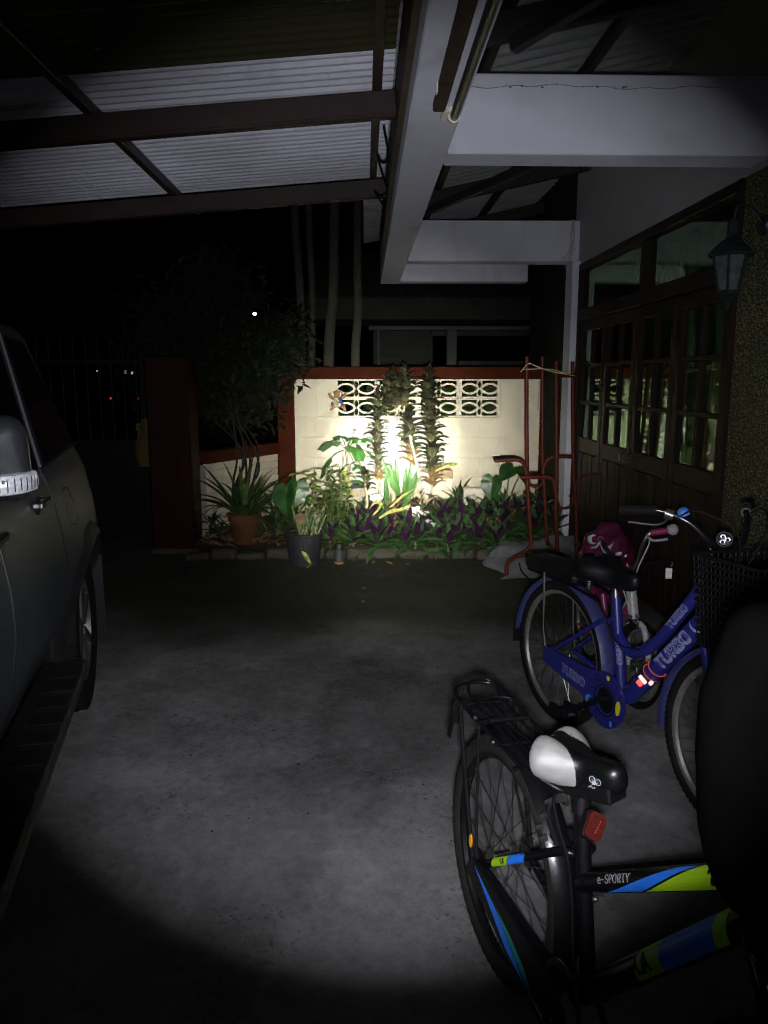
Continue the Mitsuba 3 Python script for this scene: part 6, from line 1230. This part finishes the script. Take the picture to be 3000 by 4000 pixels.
for a in fa:
    s_, z_ = .432 * math.cos(a), .375 + .432 * math.sin(a); o_ = side(s_, max(z_, .5)); FL.append([[o_ - .03, s_ * .96, .375 + (z_ - .375) * .96], [o_ + .030, s_ * .985, .375 + (z_ - .375) * .985], [o_ + .026, s_ * 1.06, .375 + (z_ - .375) * 1.06], [o_ - .004, s_ * 1.13, .375 + (z_ - .375) * 1.13]])
part(car, 'wheel_arch_flare', V_(grid(np.array(FL))), 'car_trim', 60)
wk = childkey(car, 'wheel')
tp_ = [(.235, -.11), (.30, -.125), (.345, -.118), (.362, -.085), (.365, 0), (.362, .085), (.345, .118), (.30, .125), (.235, .11)]
tyr = rot(lathe(tp_, 72), [0, 1, 0], 90); blocks = []
for k in range(54):
    a = k * 2 * PI / 54
    for row, oo in ((0, -.095), (1, -.045), (0, .005), (1, .055), (0, .095)):
        b = box(oo - .019, oo + .019, -.014, .014, .360 if abs(oo) < .08 else .352, .371 if abs(oo) < .08 else .364, .002); blocks.append(rot(b, [1, 0, 0], math.degrees(a + row * PI / 54)))
WM = VM @ trimesh.transformations.translation_matrix([-.128, 0, .368])
part(wk, 'tyre', xf(tyr, WM), 'black_rubber', 40); part(wk, 'tread', xf(cat(blocks), WM), 'black_rubber', kind='stuff')
part(wk, 'rim', xf(cat([rot(lathe([(.245, .10), (.235, .105), (.225, .07), (.06, .085), (.0001, .09)], 40), [0, 1, 0], 90)] + [rot(box(.088, .108, -.022, .022, .04, .225, .006), [1, 0, 0], k * 60) for k in range(6)]), WM), 'galvanised', 30)
part(car, 'mud_flap', V_(slab(np.array([[[o, .43 + .02 * v, .62 - .46 * v] for o in (-.28, -.12, .022)] for v in np.linspace(0, 1, 6)]), (0, .008, 0))), 'car_trim')
part(car, 'running_board', V_(cat([box(-.12, .055, -2.15, -.50, .345, .395, .012)])), 'car_trim'); part(car, 'board_tread', V_(cat([box(-.06, .048, -2.1 + .14 * k, -2.0 + .14 * k, .3955, .4015, .002) for k in range(11)])), 'black_rubber')
mk = childkey(car, 'mirror'); MC = np.array([.125, -2.12, 1.345])
mh = manifold3d.Manifold.batch_hull([manifold3d.Manifold.sphere(r, 24).translate([float(v) for v in MC + np.array(o)]) for o, r in (([-.14, .03, .045], .045), ([.030, .01, .050], .040), ([-.14, .03, -.040], .040), ([.040, .01, -.035], .034), ([-.05, -.02, .01], .05))])
mm = mh.refine_to_length(.012).to_mesh(); mshell = trimesh.Trimesh(mm.vert_properties[:, :3], mm.tri_verts, process=True); trimesh.smoothing.filter_taubin(mshell, iterations=6)
scene[mk] = mikit.ply(V_(mshell), 'mirror_shell', True)
LP_ = spline([MC + [-.13, -.034, -.040], MC + [-.05, -.047, -.038], MC + [.02, -.046, -.036], MC + [.062, -.028, -.034], MC + [.078, .010, -.032]], 8)
LT = np.gradient(LP_, axis=0); LN = np.stack([-LT[:, 1] * -1, -LT[:, 0], 0 * LT[:, 0]], -1) * [1, 1, 0]; LN = np.stack([LT[:, 1], -LT[:, 0], 0 * LT[:, 0]], -1); LN /= np.linalg.norm(LN, axis=1, keepdims=True)
band = np.stack([LP_ + LN * o + np.array([0, 0, z]) for z, o in ((-.020, -.010), (-.017, .002), (-.006, .006), (.006, .006), (.017, .002), (.020, -.010))], 1)
part(mk, 'signal_lens', V_(grid(band)), 'signal_lens', 40, label='clear turn signal strip on the mirror')
for q in range(1, len(LP_), 2): part(mk, 'lens_rib', V_(tube([LP_[q] + LN[q] * .0064 + [0, 0, z] for z in (-.012, .012)], .0010, 5)), 'mirror_shell')
for q in range(6): part(mk, 'lens_dot', V_(mv(blob([0, 0, 0], .0040, 1, 0, 2), *(LP_[8 + 2 * q] + LN[8 + 2 * q] * .0065 + [0, 0, .007 if q % 2 else -.006]))), 'chrome', True)
part(mk, 'arm', V_(tube([MC + [-.10, .02, -.05], [side(-2.0, 1.17) - .01, -1.98, 1.19]], .028, 10)), 'car_trim', 40)

# ================================================================ far street
lampk = thing('street_lamp', 'lit street lamp far away above the dark bush', 'street lamp'); SP = atY(995, 1226, 38.0)
part(lampk, 'pole', tube(spline([[SP[0] + 1.2, 38.4, -.05], [SP[0] + 1.2, 38.4, 3.6], [SP[0] + 1.1, 38.3, 4.6], [SP[0] + .1, 38.1, SP[2] + .12]], 8), .06, 8), 'iron', 40); part(lampk, 'head', blob(SP + [0, .1, .10], .17, 1, 0, 2, (1.2, 1, .4)), 'iron', True)
scene[childkey(lampk, 'bulb')] = {**mikit.ply(cat([blob(SP, .085, 2, .2, 2, (1.2, 1, .8)), blob(SP + [-.07, 0, .09], .035, 2, .2, 1)]), 'decal_white', True), 'emitter': lamp((1.0, .98, .78), 4.0)}
fc = thing('far_car', 'distant car with two red tail lights seen through the gate bars', 'car')
t0_, t1_ = atY(433, 1556, 40.0), atY(539, 1556, 40.0); cx = (t0_[0] + t1_[0]) / 2; zt = t0_[2]; gz = zt - .72
part(fc, 'body', cat([box(cx - .85, cx + .85, 40.02, 44.2, gz + .2, gz + .95, .12)]), 'car_trim'); part(fc, 'cabin', trimesh.convex.convex_hull(np.array([[cx + a, b, c] for a, b, c in ((-.75, 40.4, gz + .95), (.75, 40.4, gz + .95), (-.6, 40.8, gz + 1.45), (.6, 40.8, gz + 1.45), (-.6, 42.2, gz + 1.45), (.6, 42.2, gz + 1.45), (-.75, 43, gz + .95), (.75, 43, gz + .95))])), 'tinted_glass')
for xx in (cx - .75, cx + .75):
    for yy_ in (40.9, 43.4): part(fc, 'wheel', xf(tube([[-.1, 0, 0], [.1, 0, 0]], .31, 20), trimesh.transformations.translation_matrix([xx, yy_, gz + .31])), 'black_rubber', 30)
for t_ in (t0_, t1_): scene[childkey(fc, 'tail_light')] = {**mikit.ply(blob(t_, .055, 1, .1, 2, (1.2, .5, 1.0)), 'red_lens', True), 'emitter': lamp((1, .06, .03), .55)}
fh = thing('far_house', 'distant dark house with two lit windows seen through the gate bars', 'house')
a, b = atY(365, 1440, 48.0), atY(532, 1470, 48.0)
part(fh, 'wall', box(a[0] - 3, b[0] + 3, 48.1, 56, -1.0, a[2] + 2, .02), 'neighbour_roof'); part(fh, 'roof', trimesh.convex.convex_hull(np.array([[a[0] - 3.5, 47.6, a[2] + 1.9], [b[0] + 3.5, 47.6, a[2] + 1.9], [a[0] - 3.5, 56.5, a[2] + 1.9], [b[0] + 3.5, 56.5, a[2] + 1.9], [a[0] - 1, 52, a[2] + 3.6], [b[0] + 1, 52, a[2] + 3.6]])), 'neighbour_roof')
for (x0, y0, x1, y1, pw) in ((376, 1446, 389, 1452, .40), (508, 1447, 520, 1462, .5), (486, 1447, 494, 1460, .14)):
    p, q = atY(x0, y0, 48.06), atY(x1, y1, 48.06); scene[childkey(fh, 'window')] = {**mikit.ply(box(p[0], q[0], 48.03, 48.08, q[2], p[2], .01), 'decal_white'), 'emitter': lamp((.75, 1.0, .80), pw)}
# ================================================================ the torch itself
fd = AIM - TORCH; fd /= np.linalg.norm(fd); TMx = frame(TORCH - fd * .012, [1, 0, 0], fd)
tk = thing('torch', 'black handheld torch held low in front of the viewer, lighting the yard', 'torch')
part(tk, 'barrel', xf(lathe([(.0001, -.15), (.012, -.15), (.0125, -.05), (.025, -.025), (.026, .0), (.024, .0), (.014, -.02), (.0001, -.02)], 28), TMx), 'black_satin', 40)
# ---- nothing of the scene dict may stay without a plain dict
for _k in [k for k, v in scene.items() if v is None]: del scene[_k]
